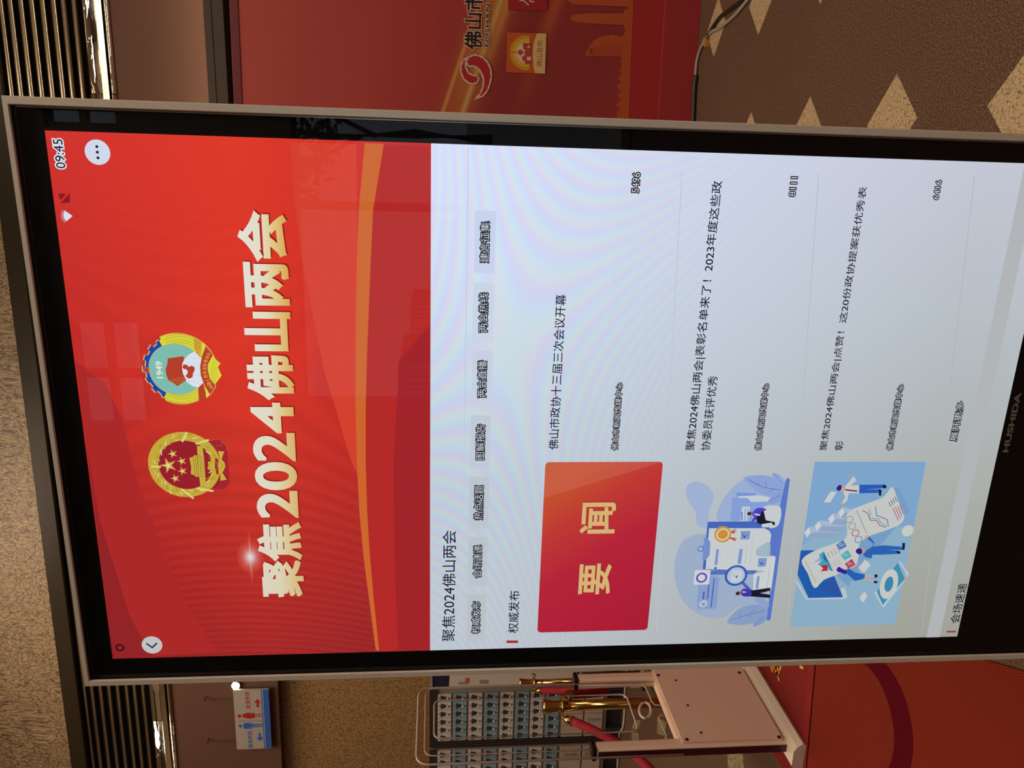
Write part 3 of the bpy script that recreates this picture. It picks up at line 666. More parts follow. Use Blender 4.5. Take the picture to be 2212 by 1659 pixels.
# ------------------------------------------------------------------ red backdrop on the right
bb = BAN.floor(1514, 0).y; bt = BAN.hit(495, 0, bb).z
B0, B1 = -.9, 4.0
BD = Thing('red_backdrop', ((B0 + B1) / 2, bb, 0), 'large red printed backdrop with gold light streaks and black-lettered swirl logo', 'banner', fr=BAN)
M_print = mat('backdrop_print', rough=.6, spec=.15); g = N(M_print); v = g.coord(BD.e); x_ = g.xyz(v)
p_, q_ = BAN.hit(960 + 230 / 6.506, 1560 / 6.506, bb), BAN.hit(960 + 760 / 6.506, 0, bb)    # run of the main streak
dd = Vector((q_.x - p_.x, q_.z - p_.z)).normalized(); nn = Vector((-dd.y, dd.x))
def streak(base, px, py, wd, col, amt, soft_end=None):
    P = BAN.hit(px, py, bb) - BD.o
    d = g.math('ADD', g.math('MULTIPLY', g.math('SUBTRACT', x_[0], P.x), nn.x), g.math('MULTIPLY', g.math('SUBTRACT', x_[2], P.z), nn.y))
    e = g.math('POWER', 2.718, g.math('MULTIPLY', g.math('MULTIPLY', d, d), -1 / (wd * wd)))
    if soft_end:
        s = g.math('ADD', g.math('MULTIPLY', g.math('SUBTRACT', x_[0], P.x), dd.x), g.math('MULTIPLY', g.math('SUBTRACT', x_[2], P.z), dd.y)); e = g.math('MULTIPLY', e, g.math('MULTIPLY', g.math('ADD', s, soft_end), 1.6, clamp=True))
    return g.mix(g.math('MULTIPLY', e, amt), base, col)
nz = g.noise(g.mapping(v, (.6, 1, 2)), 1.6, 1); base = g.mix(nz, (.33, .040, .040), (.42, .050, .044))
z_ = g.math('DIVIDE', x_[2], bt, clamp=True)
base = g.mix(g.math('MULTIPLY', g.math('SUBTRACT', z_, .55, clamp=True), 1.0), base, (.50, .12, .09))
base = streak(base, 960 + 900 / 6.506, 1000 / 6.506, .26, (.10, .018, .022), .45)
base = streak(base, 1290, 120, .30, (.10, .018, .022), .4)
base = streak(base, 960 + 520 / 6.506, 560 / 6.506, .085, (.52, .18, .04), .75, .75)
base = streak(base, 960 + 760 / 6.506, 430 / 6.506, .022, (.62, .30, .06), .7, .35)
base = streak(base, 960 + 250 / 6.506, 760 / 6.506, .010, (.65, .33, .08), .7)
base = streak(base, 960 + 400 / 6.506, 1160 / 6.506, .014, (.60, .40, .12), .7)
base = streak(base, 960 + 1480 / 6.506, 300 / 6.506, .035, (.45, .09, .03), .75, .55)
g.L(base, g.p.inputs['Base Color'])
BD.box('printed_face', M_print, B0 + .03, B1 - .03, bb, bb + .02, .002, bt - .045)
M_rim = mat('dark_red_rim', (.14, .010, .012), .6)
BD.box('frame_rim', M_rim, B0, B1, bb - .004, bb + .10, bt - .045, bt, .004); BD.box('frame_rim', M_rim, B0, B0 + .03, bb - .002, bb + .10, 0, bt - .045); BD.box('frame_rim', M_rim, B1 - .03, B1, bb - .002, bb + .10, 0, bt - .045)
BD.box('back_board', M_rim, B0 + .03, B1 - .03, bb + .021, bb + .10, .003, bt - .046)
zl = BAN.hit(1365, 30, bb).z; zst = BAN.hit(1430, 100, bb).z
BD.box('base_step', mat('red_step', (.33, .034, .036), .6, 0, .12), B0, B1, bb - .012, bb - .001, 0, zst, .002)
BD.box('base_band', mat('red_band', (.36, .028, .028), .6, 0, .12), B0 + .03, B1 - .03, bb - .003, bb - .0005, zst, zl)
PB = Plane(BAN, bb)
def done_b(a, name, label=None):
    a.V = [(x - BD.o.x, y + bb - BD.o.y, z - BD.o.z) for x, y, z in a.V]; return a.done(name, BD.e, label)
def pm(c, p): return mat('print_' + (c if isinstance(c, str) else 'x'), c, .6, 0, .15)
a = Art(PB, .004, pm); a.crop(950, 0, 3.749); OR = '#b0502f'
a.poly(OR, [(1170, 455), (1200, 390), (1240, 335), (1300, 298), (1390, 280), (1440, 292), (1480, 300), (1500, 250), (1490, 205), (1200, 190), (1110, 182), (1070, 165), (1055, 148), (1075, 125), (1130, 115), (1220, 108), (1490, 110), (1490, 80), (1520, 76), (1520, 56), (1080, 38), (1030, 0), (960, -150), (1575, -150), (1568, 0), (1548, 470), (1530, 960), (1520, 1300), (1420, 1300), (1425, 960), (1445, 940), (1425, 925), (1465, 880), (1425, 855), (1432, 850), (1468, 800), (1432, 775), (1440, 770), (1470, 740), (1432, 700), (1440, 690), (1472, 665), (1440, 640), (1450, 615), (1475, 600), (1455, 560), (1465, 545), (1478, 525), (1460, 500), (1470, 460)])
a.poly('#a8462c', [(1180, 448), (1230, 400), (1300, 370), (1400, 358), (1480, 365), (1475, 452)]); a.disc('#8c3328', (1225, 412), .012)
done_b(a, 'skyline_print')
a = Art(PB, .0045, pm); a.crop(960, 0, 6.506); LW, LR, CK = '#d8b0a4', '#a82830', '#2c2018'
r1_ = [(345, 805), (400, 775), (470, 778), (550, 818), (610, 885), (650, 975), (660, 1080), (640, 1175), (605, 1270), (540, 1350), (430, 1393), (500, 1320), (540, 1230), (552, 1130), (525, 1035), (470, 958), (400, 928), (338, 938), (308, 880), (318, 835)]
r2_ = [(335, 802), (262, 850), (230, 930), (230, 1020), (270, 1110), (340, 1170), (400, 1185), (460, 1160), (484, 1110), (462, 1066), (400, 1060), (335, 1025), (297, 940), (300, 860)]
for p in (r1_, r2_): a.poly(LR, p); a.line(LW, p, .009, True)
done_b(a, 'swirl_logo', 'red comma swirl logo outlined in pale pink')
a = Art(PB, .0045, pm); a.text(CK, '佛山市', (960 + 262 / 6.506, 108.5), (1046, -16), .02, under=LW, uoff=.06); done_b(a, 'city_lettering')
a = Art(PB, .0045, pm); a.crop(960, 0, 6.506); a.text(CK, 'FOSHAN', (562, 672), (645, 48), .012, under=LW, uoff=.09); done_b(a, 'city_lettering')
a = Art(PB, .0045, pm); a.crop(960, 0, 6.506)
a.poly('#b8562c', [(880, 457), (1432, 475), (1412, 1037), (868, 1018)]); a.disc('#c88a2a', (1150, 745), (1150, 497)); a.disc('#cfa63c', (1150, 745), (1150, 545)); a.disc('#d8b8b0', (1150, 745), (1150, 598))
a.poly('#b8562c', [(1195, 470), (1300, 472), (1285, 1034), (1190, 1030)])
a.poly('#a84628', [(1100, 605), (1200, 612), (1240, 600), (1240, 900), (1130, 905), (1130, 865), (1095, 855), (1090, 800), (1125, 780), (1130, 700), (1105, 690)]); a.line('#a84628', [(930, 735), (1140, 742)], .004); a.disc('#a84628', (1068, 738), .014)
a.poly('#d8b8b0', [(1160, 800), (1215, 800), (1215, 850), (1160, 850)]); a.disc('#d8b8b0', (1182, 660), .006)
a.poly('#cfae78', [(1300, 470), (1432, 475), (1412, 1037), (1270, 1030), (1245, 920), (1238, 745), (1252, 600)])
a.text('#a05a28', '佛山发布', (1290, 940), (1385, 572), .01)
done_b(a, 'square_logo_print', 'orange square logo with skyline in a yellow ring')
a = Art(PB, .0045, pm); a.crop(960, 0, 6.506); a.poly('#9c2830', [(893, -420), (1448, -420), (1445, 155), (893, 140)]); a.line('#d8b8b0', [(1060, 5), (1110, 12), (1150, 45), (1180, 72)], .006); a.line('#d8b8b0', [(1200, -30), (1200, 20), (1255, 28)], .006)
done_b(a, 'square_logo_print', 'dark red square with white brush strokes')

# cables on the floor beside the backdrop
def cable(name, mt, pts, r, lab):
    P = [on_floor(*p, r + .002) for p in pts]
    sm = []
    for i in range(len(P) - 1):
        p0, p1, p2, p3 = P[max(i - 1, 0)], P[i], P[i + 1], P[min(i + 2, len(P) - 1)]
        for k in range(6):
            t = k / 6; sm.append(.5 * (2 * p1 + (p2 - p0) * t + (2 * p0 - 5 * p1 + 4 * p2 - p3) * t * t + (3 * p1 - p0 - 3 * p2 + p3) * t ** 3))
    sm.append(P[-1]); c = sm[0]; bm = bmesh.new(); tube(bm, [s - Vector((c.x, c.y, 0)) for s in sm], r, 10); o = finish(bm, name, mt, smooth=True); o.location = (c.x, c.y, 0); return tag(o, lab, 'cable')
c3 = lambda *P: [(1200 + x / 4.916, y / 4.916) for x, y in P]
cable('floor_cable', mat('grey_cable', (.25, .22, .17), .5), c3((2120, -90), (2030, 10), (1900, 165), (1750, 290), (1640, 350), (1570, 460), (1530, 540), (1500, 660), (1485, 830), (1478, 1000), (1465, 1290)), .0085, 'pale grey cable lying along the foot of the red backdrop')
cable('floor_cable', mat('black_cable', (.012, .010, .010), .5), c3((2060, -90), (1985, 0), (1880, 80), (1760, 170), (1690, 260), (1620, 370)), .0095, 'black cable beside the pale cable on the speckled floor')
cable('floor_cable', mat('dark_green_cable', (.02, .025, .02), .5), c3((1495, 800), (1478, 900), (1470, 1050), (1462, 1290)), .012, 'dark cable end tucked under the backdrop foot')
bm = bmesh.new(); P = [on_floor(*p, .012) for p in c3((1605, 390), (1620, 420), (1610, 500), (1585, 480), (1572, 450))]; c = P[0].copy(); c.z = 0
tp = bmesh.new(); bmesh.ops.contextual_create(tp, geom=[tp.verts.new(p - c + Vector((0, 0, .012))) for p in P]); bm.free(); r_ = bmesh.ops.extrude_face_region(tp, geom=list(tp.faces)); bmesh.ops.translate(tp, verts=[v for v in r_['geom'] if isinstance(v, bmesh.types.BMVert)], vec=(0, 0, -.0235))
o = finish(tp, 'cable_tape', mat('brown_tape', (.34, .17, .05), .5)); o.location = c; tag(o, 'small brown tape patch holding the cables to the floor', 'tape')
# ------------------------------------------------------------------ toilet direction sign on chains
bs = BK - .06
SG = Thing('toilet_sign', WALL.hit(580, 1555, bs), 'white hanging toilet sign with red woman, blue man and arrows', 'sign', fr=WALL)
tl, tr, bl, br = [WALL.hit(*p, bs) for p in ((511.6, 1619), (503, 1490), (587, 1617), (580, 1490))]
x0, x1, zt, zb = (tl.x + bl.x) / 2, (tr.x + br.x) / 2, (tl.z + tr.z) / 2, (bl.z + br.z) / 2
SG.box('sign_board', mat('sign_white', (.34, .30, .26), .35), x0, x1, bs, bs + .02, zb, zt, .003)
class PX(Plane): pass
ps = Plane(WALL, bs); Lf = lambda c, p: mat('sign_' + c, c, .5)
def done_s(a, name, label=None):
    a.V = [(x - SG.o.x, y + bs - SG.o.y, z - SG.o.z) for x, y, z in a.V]; return a.done(name, SG.e, label)
a = Art(ps, .0006, Lf); a.crop(300, 1450, 5.53); RD_, BL_ = '#9c1c1c', '#2458a8'
a.raw([Vector(v) for v in ((x0 + .002, zb + .002), (x1 - .002, zb + .002), (x1 - .002, zb + .05), (x0 + .002, zb + .05))], [[0, 1, 2, 3]], BL_, (1500, 500)); a.raw([Vector(v) for v in ((x0 + .002, zb + .058), (x1 - .002, zb + .058), (x1 - .002, zb + .066), (x0 + .002, zb + .066))], [[0, 1, 2, 3]], BL_, (1500, 500))
done_s(a, 'blue_stripe')
a = Art(ps, .0006, Lf); a.crop(300, 1450, 5.53); a.disc(RD_, (1202, 536), (1202, 516)); a.poly(RD_, [(1235, 530), (1245, 510), (1330, 488), (1334, 496), (1300, 508), (1375, 495), (1382, 510), (1468, 508), (1468, 518), (1385, 520), (1385, 535), (1468, 532), (1468, 542), (1385, 545), (1375, 562), (1310, 558), (1342, 565), (1338, 572), (1245, 552)])
done_s(a, 'woman_pictogram')
a = Art(ps, .0006, Lf); a.crop(300, 1450, 5.53); a.disc(BL_, (1213, 655), (1213, 637)); a.poly(BL_, [(1248, 640), (1255, 618), (1355, 616), (1355, 624), (1300, 626), (1365, 630), (1478, 628), (1478, 642), (1365, 646), (1365, 652), (1478, 652), (1478, 664), (1360, 668), (1300, 674), (1358, 678), (1358, 686), (1262, 688), (1250, 670)])
done_s(a, 'man_pictogram')
a = Art(ps, .0006, Lf); a.crop(300, 1450, 5.53); a.line(BL_, [(1188, 600), (1465, 588)], .004); done_s(a, 'divider_line')
a = Art(ps, .0006, Lf); a.crop(300, 1450, 5.53); a.poly(RD_, [(1418, 330), (1462, 378), (1452, 382), (1432, 370), (1438, 428), (1408, 430), (1402, 370), (1385, 382), (1378, 370)]); a.text(RD_, '女洗手间', (1275, 450), (1325, 245), .02); done_s(a, 'red_arrow_and_words')
a = Art(ps, .0006, Lf); a.crop(300, 1450, 5.53); a.poly(BL_, [(1448, 835), (1405, 792), (1415, 786), (1434, 798), (1428, 738), (1454, 736), (1462, 795), (1484, 788), (1484, 798)]); a.text(BL_, '男洗手间', (1310, 918), (1355, 715), .02); done_s(a, 'blue_arrow_and_words')
M_chain = mat('steel_chain', (.18, .12, .08), .35, 1)
for (p0, p1) in (((785, 350), (1135, 352)), ((820, 850), (1165, 840))):
    A_, B_ = [WALL.hit(300 + p[0] / 5.53, 1450 + p[1] / 5.53, bs + .01) for p in (p0, p1)]
    bm = bmesh.new(); n = 14; B_ = Vector((A_.x, A_.y, zt))
    for k in range(n):
        c = A_.lerp(B_, (k + .5) / n); h_ = (A_.z - B_.z) / n * .62; ww = h_ * .42
        pts = [c + (Vector((math.cos(t) * ww, 0, math.sin(t) * h_)) if k % 2 else Vector((0, math.cos(t) * ww, math.sin(t) * h_))) for t in [2 * math.pi * i / 8 for i in range(8)]]
        tube(bm, pts, .0016, 5, True)
    SG.add(bm, 'chain', M_chain)
    bm = bmesh.new(); cyl(bm, A_ + Vector((0, .06, 0)), A_ - Vector((0, .004, 0)), .005, seg=10); SG.add(bm, 'chain_hook', M_chain)
q = WALL.hit(509, 1481, BK - .03)
LM = Thing('wall_spotlight', q, 'small lit spotlight on the brown beam beside the toilet sign', 'lamp', fr=WALL)
bm = bmesh.new(); cyl(bm, q + Vector((0, .035, 0)), q, .040, .038); LM.add(bm, 'housing', M_gold, True); bm = bmesh.new(); cyl(bm, q - Vector((0, .001, 0)), q - Vector((0, .006, 0)), .034, seg=24); LM.add(bm, 'lens', mat('spot_glow', (1, 1, 1), emit=(1, .85, .5), es=16))

# added strip light for the beam's glow; its trough makes the dark band below
tz = WALL.hit(462, 0, BK - .10).z; T = Thing('added_strip_light', (2.0, BK - .1, tz), 'long added strip light making the glow on the brown beam above the backdrop', 'lamp', fr=WALL)
T.box('trough', mat('dark_trough', (.05, .03, .018), .6), -.6, 4.6, BK - .27, BK - .005, tz - .10, tz, .002); T.box('lip', mat('dark_trough'), -.6, 4.6, BK - .275, BK - .262, tz - .02, tz + .03)
bm = bmesh.new(); bx(bm, -.55, 4.55, BK - .24, BK - .20, tz + .0005, tz + .02); T.add(bm, 'tube', mat('added_strip_glow', (1, 1, 1), emit=(1, .84, .6), es=16))

# ------------------------------------------------------------------ locker cabinets
cb_ = 4.36; CW = Frame(2.0); cfl = CW.floor(1345, 1560).y
def lz(px, py=1550): return CW.hit(px, py, cfl).z
def lx(py, px=1080): return CW.hit(px, py, cfl).x
rows = [944, 976, 1010, 1043.6, 1077.8, 1111, 1143.7, 1176, 1210]
M_cab = mat('cabinet_grey', (.25, .215, .19), .5); M_g = mat('locker_door_grey', (.52, .48, .46), .45); M_b = mat('locker_door_blue', (.20, .31, .38), .45); M_lab = mat('locker_tag', (.42, .20, .12), .6)
M_fun = mat('funnel_slot_dark', (.03, .028, .026), .5); M_kn = mat('chrome_knob', (.8, .78, .74), .12, 1); M_big = mat('large_door_cream', (.42, .33, .26), .5); M_cdark = mat('cabinet_dark', (.02, .02, .025), .5)
# one small door with parts, copied
def door_proto(w_, h_, mt):
    bm = bmesh.new(); bx(bm, -w_ / 2, w_ / 2, -.012, 0, -h_ / 2, h_ / 2, .002); o = finish(bm, 'locker_door', mt)
    bm = bmesh.new(); f = [(-w_ * .36, -h_ * .14), (w_ * .36, -h_ * .14), (w_ * .13, h_ * .28), (-w_ * .13, h_ * .28)]; f = [(-w_ * .14, -h_ * .12), (w_ * .14, -h_ * .12), (w_ * .36, h_ * .28), (-w_ * .36, h_ * .28)]
    a_ = [bm.verts.new((x, -.0125, z)) for x, z in f]; b_ = [bm.verts.new((x, -.0165, z)) for x, z in f]; bm.faces.new(a_); bm.faces.new(b_[::-1])
    for i in range(4): bm.faces.new((a_[i], a_[(i + 1) % 4], b_[(i + 1) % 4], b_[i]))
    p1 = finish(bm, 'keyhole_plate', M_fun)
    bm = bmesh.new(); bmesh.ops.create_uvsphere(bm, u_segments=10, v_segments=8, radius=h_ * .085, matrix=Matrix.Translation((0, -.022, -h_ * .22))); cyl(bm, (0, -.010, -h_ * .22), (0, -.02, -h_ * .22), h_ * .05, seg=8); p2 = finish(bm, 'knob', M_kn, smooth=True)
    bm = bmesh.new(); bx(bm, -w_ * .13, w_ * .13, -.0145, -.0125, h_ * .33, h_ * .43); p3 = finish(bm, 'number_tag', M_lab)
    return o, [p1, p2, p3]
def cabinet(ya, yb, ncol, cell0, label, ytop=928, more=None):
    xa, xb = lx(ya), lx(yb); zt_ = lz(ytop); zf = lz(1310)
    T = Thing('locker_cabinet', ((xa + xb) / 2, cfl, 0), label, 'locker', 'locker cabinets', fr=CW)
    L, Rr = min(xa, xb), max(xa, xb)
    T.box('carcass', M_cab, L, Rr, cfl + .016, cfl + .5, zf, zt_); T.box('side_stile', M_cdark, L, L + .006, cfl - .002, cfl + .016, zf, zt_); T.box('top_rail', M_cdark, L, Rr, cfl, cfl + .016, lz(943), zt_)
    T.box('plinth', M_cdark, L + .03, Rr - .03, cfl + .05, cfl + .47, 0.001, zf)
    for xx in (L + .05, Rr - .05): T.box('leg', mat('cabinet_leg', (.05, .05, .06), .3, .5), xx - .02, xx + .02, cfl + .01, cfl + .05, 0.001, zf)
    cw = (lx(1531) - lx(1548)); hr = [lz(r) for r in rows]; hh = hr[0] - hr[1]
    for i in range(ncol):
        xc = lx(cell0) - cw * (i + .5)
        for j in range(8):
            zc = (hr[j] + hr[j + 1]) / 2
            src, kids = PROTO[j % 2]
            o = src.copy(); COL.objects.link(o); o.parent = T.e; o.location = (xc - T.o.x, .014, zc)
            for k in kids: c = k.copy(); COL.objects.link(c); c.parent = o; c.location = (0, 0, 0)
    zz = [lz(1212), lz(1261), lz(1303)]; x_r = lx(cell0); nb = max(1, ncol // 3); wd = cw * ncol / nb
    for j in range(2):
        for i in range(nb):
            o = T.box('large_door', M_big, x_r - wd * (i + 1) + .003, x_r - wd * i - .003, cfl, cfl + .015, zz[j + 1] + .006, zz[j] - .006, .002)
            bm = bmesh.new(); xh = x_r - wd * (i + .25); bx(bm, xh - .006, xh + .006, cfl - .014, cfl, (zz[j] + zz[j + 1]) / 2 - .03, (zz[j] + zz[j + 1]) / 2 + .05, .002); T.add(bm, 'handle', M_cab, parent=o)
            bm = bmesh.new(); bx(bm, xh - .05, xh - .03, cfl - .002, cfl, (zz[j] + zz[j + 1]) / 2 + .03, (zz[j] + zz[j + 1]) / 2 + .05); T.add(bm, 'number_tag', M_lab, parent=o)
    return T
cw = (lx(1531) - lx(1548)); hr = lz(rows[0]) - lz(rows[1])
PROTO = [door_proto(cw * .93, hr * .92, M_g), door_proto(cw * .93, hr * .92, M_b)]
cabinet(1484, 1600, 6, 1496, 'grey locker cabinet with small blue and grey keyed doors behind the clear gate')
T2 = cabinet(1617, 1702, 4, 1618, 'locker cabinet at the left frame edge beyond the dark gap')
for o, ks in PROTO:
    for x in [o] + ks: bpy.data.objects.remove(x)
# dark slatted infill between the two cabinets
x0, x1 = lx(1616), lx(1601.5); GP = Thing('dark_infill_panel', ((x0 + x1) / 2, cfl + .03, 0), 'dark vertical panel filling the gap between the two locker cabinets', 'panel', fr=CW)
GP.box('board', M_cdark, x0, x1, cfl + .03, cfl + .4, 0, lz(928)); 
for k in range(3): GP.box('slat', mat('dark_brown_slat', (.05, .035, .03), .4), x0 + (x1 - x0) * (k + .2) / 3, x0 + (x1 - x0) * (k + .7) / 3, cfl + .015, cfl + .03, .05, lz(935))
# ------------------------------------------------------------------ poster stand by the kiosk edge
pb = 3.75
def pz(px, py=1465): return CW.hit(px, py, pb).z
def pxx(py, px=1100): return CW.hit(px, py, pb).x
x0, x1, zt_, z0_ = pxx(1483), pxx(1400), pz(930), 0
PS = Thing('notice_stand', ((x0 + x1) / 2, pb, 0), 'navy notice stand with white sheet partly hidden by the kiosk edge', 'notice board', fr=CW)
M_navy = mat('navy_board', (.012, .012, .045), .4)
PS.box('board', M_navy, x0 + .012, x1 - .012, pb, pb + .03, pz(1252), zt_ - .012, .003)
bm = bmesh.new()
for a_ in ((x0, x0 + .014, pz(1256), zt_), (x1 - .014, x1, pz(1256), zt_), (x0, x1, zt_ - .014, zt_), (x0, x1, pz(1256), pz(1256) + .014)): bx(bm, a_[0], a_[1], pb - .008, pb + .034, a_[2], a_[3], .002)
PS.add(bm, 'frame', M_cab)
bm = bmesh.new(); s = [(x0 + .016, pz(968)), (x0 + .016, pz(1245)), (x1 - .016, pz(1245)), (x1 - .016, pz(930)), (x0 + .09, pz(966))]; s = [(x0 + .016, pz(970)), (x0 + .016, pz(1246)), (x1 - .02, pz(1246)), (x1 - .02, pz(974))]
a_ = [bm.verts.new((x, pb - .001, z)) for x, z in s]; b_ = [bm.verts.new((x, pb - .003, z)) for x, z in s]; bm.faces.new(a_); bm.faces.new(b_[::-1])
for i in range(4): bm.faces.new((a_[i], a_[(i + 1) % 4], b_[(i + 1) % 4], b_[i]))
PS.add(bm, 'white_sheet', mat('notice_paper', (.52, .44, .38), .6), label='white printed sheet')
for xa, xb, a0_, b0_ in ((.03, .05, 990, 1012), (.03, .06, 1036, 1055)): PS.box('printed_block', mat('print_grey', (.25, .2, .17), .6), x0 + xa, x0 + xb, pb - .0042, pb - .003, pz(b0_), pz(a0_))
bm = bmesh.new(); bx(bm, x0 + .045, x0 + .08, pb - .0046, pb - .0032, pz(1014), pz(1005)); PS.add(bm, 'printed_block', mat('print_red', (.4, .08, .05), .6), label='small red printed block')
for xx in (x0 + .06, x1 - .06): PS.box('post', M_chain, xx - .012, xx + .012, pb + .004, pb + .03, .02, pz(1250)); PS.box('foot', M_cdark, xx - .03, xx + .03, pb - .14, pb + .18, 0, .02, .003)
# ------------------------------------------------------------------ rope stanchions and ropes
M_brass = mat('stanchion_gold', (.58, .36, .12), .14, 1); M_rope = mat('red_velvet', (.26, .002, .013), .9); g = N(M_rope); g.bump(g.noise(g.coord(), 120, 2), .3, .002)
def at_y(px, py, Y): return on_y(px, py, Y)
def stanchion(top, lab, k=1.0):
    x, y, h_ = top.x, top.y, top.z
    T = Thing('rope_stanchion', (x, y, 0), lab, 'stanchion', 'gold rope stanchions')
    bm = bmesh.new(); lathe(bm, [(.002, 0), (.16, 0), (.16, .012), (.15, .02), (.10, .035), (.05, .055), (.03, .075), (.026, .09), (.002, .09)], (x, y, 0)); T.add(bm, 'base', M_brass)
    bm = bmesh.new(); lathe(bm, [(.002, .08), (.025 * k, .08), (.025 * k, h_ - .10), (.002, h_ - .10)], (x, y, 0)); T.add(bm, 'pole', M_brass)
    bm = bmesh.new(); lathe(bm, [(.002, h_ - .10), (.029 * k, h_ - .10), (.026 * k, h_ - .085), (.026 * k, h_ - .05), (.036 * k, h_ - .008), (.034 * k, h_), (.002, h_)], (x, y, 0)); T.add(bm, 'top_cup', M_brass)
    bm = bmesh.new(); tube(bm, [(x + .036 * math.cos(t), y + .036 * math.sin(t), h_ - .092) for t in [2 * math.pi * k / 20 for k in range(20)]], .005, 8, True)
    for sx in (-1, 1): tube(bm, [(x + sx * .034, y, h_ - .09), (x + sx * .055, y, h_ - .10), (x + sx * .062, y, h_ - .085), (x + sx * .058, y, h_ - .07)], .005, 8)
    T.add(bm, 'hook_ring', M_brass); return T
t1 = on_y(1173, 1526, 2.25); t2 = on_y(1122, 1475, 3.25)
stanchion(t1, 'gold rope stanchion nearest the viewer, seen through the clear gate'); stanchion(t2, 'gold rope stanchion farther back beside the kiosk edge', .75)
def rope(p0, p1, sag, lab, r=.021, via=None):
    p0, p1 = Vector(p0), Vector(p1); n = 44; pts = []
    for k in range(n + 1): t = k / n; p = p0.lerp(p1, t); p.z -= sag * 4 * t * (1 - t); pts.append(p)
    if via is not None:            # falls to a low point outside the frame, then climbs to the far hook
        pts = []
        for k in range(29): t = k / 28; p = p0.lerp(via, t); p.z -= .13 * 4 * t * (1 - t); pts.append(p)
        d_ = (pts[-1] - pts[-2]) * 12; low = via + d_
        for k in range(1, 29): t = k / 28; pts.append(via * (1 - t) ** 3 + low * 3 * t * (1 - t) ** 2 + Vector((p1.x + .25, p1.y + .1, via.z - .02)) * 3 * t * t * (1 - t) + p1 * t ** 3)
        n = len(pts) - 1
    T = Thing('velvet_rope', p0, lab, 'rope', 'red velvet ropes')
    LL = sum((b_ - a_).length for a_, b_ in zip(pts, pts[1:])); i0 = max(1, round(n * .075 / LL)); i1 = n - i0
    bm = bmesh.new(); tube(bm, pts[i0:i1 + 1], r, 12); T.add(bm, 'rope', M_rope, True)
    for seg_ in (pts[:i0 + 1], pts[i1:][::-1]):
        bm = bmesh.new(); tube(bm, [seg_[0], seg_[0].lerp(seg_[-1], .25), seg_[0].lerp(seg_[-1], .4), seg_[0].lerp(seg_[-1], .55), seg_[-1]], [.005, .006, .014, .02, .024], 10); T.add(bm, 'gold_end', M_brass, True)
hk = lambda t, s: Vector((t.x + s * .06, t.y, t.z - .085))
pv = on_y(1440, 1745, 1.55); t4 = Vector((pv.x - .75, pv.y - .45, t1.z)); stanchion(t4, 'gold rope stanchion outside the left frame edge')
rope(hk(t1, -1), hk(t4, 1), .60, 'red rope hanging leftwards from the nearest gold stanchion', via=on_y(1440, 1745, 1.55))
rope(hk(t1, 1), hk(t2, -1), .34, 'red rope hanging between the two gold stanchions')
rope(hk(t2, 1), (t2.x + .94, t2.y - .2, t2.z - .085), .02, 'dark red rope running from the far stanchion behind the kiosk')
stanchion(Vector((t2.x + 1.0, t2.y - .2, t2.z)), 'gold rope stanchion hidden behind the kiosk')
# thin pale cable curving on the floor in front of the lockers
cable('floor_cable', mat('pale_cable', (.42, .38, .30), .5), [(1356, 1440), (1352, 1462), (1350, 1500), (1349, 1540), (1346, 1570), (1337, 1592), (1334, 1660)], .008, 'thin pale cable curving over the floor before the lockers')

# ------------------------------------------------------------------ clear-panel gate
GX = -1.87
def gp(px, py, x=GX): return on_x(px, py, x)
GT = Thing('clear_panel_gate', (GX, 1.72, .006), 'white security gate panel with clear acrylic loops on the dark red mat', 'gate')
M_wh = mat('gate_white', (.80, .58, .44), .4); M_whs = mat('gate_white_side', (.66, .56, .44), .4); M_cap = mat('gate_black_cap', (.006, .006, .006), .35); M_maroon = mat('gate_maroon_strip', (.045, .006, .012), .4)
M_acr = glass_mat('clear_acrylic', (.93, .91, .90), 1.16); M_acre = mat('acrylic_edge', (.48, .38, .33), .25)
zc_, zp1, zp0 = .817, .466, .045
def post(y, name):
    bm = bmesh.new(); prof = [(-.017, -.026), (.017, -.026), (.024, -.012), (.024, .012), (.017, .026), (-.017, .026), (-.024, .012), (-.024, -.012)]
    lo, hi = [bm.verts.new((GX + a_, y + b_, .03)) for a_, b_ in prof], [bm.verts.new((GX + a_, y + b_, zc_ - .012)) for a_, b_ in prof]
    n = len(prof)
    for i in range(n): bm.faces.new((lo[i], lo[(i + 1) % n], hi[(i + 1) % n], hi[i]))
    bm.faces.new(hi); bm.faces.new(lo[::-1]); o = GT.add(bm, name, M_wh)
    bm = bmesh.new(); bx(bm, GX - .027, GX + .027, y - .029, y + .029, zc_ - .014, zc_ + .004, .006); GT.add(bm, 'post_cap', M_cap)
    return o
yn, yf = on_x(1278, 1621, GX).y + .0, on_x(1240, 1472, GX).y
for y in (yn, yf):
    post(y, 'post')
bm = bmesh.new(); bx(bm, GX - .016, GX + .014, yn - .0300, yn - .024, .05, zc_ - .02); GT.add(bm, 'side_strip', M_maroon, label='dark maroon strip on the near post')
bm = bmesh.new(); bx(bm, GX + .024, GX + .034, yn - .012, yf + .028, zp0 + .02, zp1, .002); PL = GT.add(bm, 'cover_plate', M_wh, label='large plain white cover plate with screws')
bm = bmesh.new(); bx(bm, GX - .024, GX + .022, yn + .02, yf - .02, zp0, zp1 + .004, .003); GT.add(bm, 'plinth_box', M_wh)
for px_, py_ in ((745, 255), (1505, 232), (1013, 858), (1877, 835)):
    p = on_x(1250 + px_ / 4.337, 1400 + py_ / 4.337, GX + .034); bm = bmesh.new(); cyl(bm, (GX + .033, p.y, p.z), (GX + .0365, p.y, p.z), .007, seg=12); GT.add(bm, 'screw', mat('screw_dark', (.06, .05, .045), .4, .8), parent=PL)
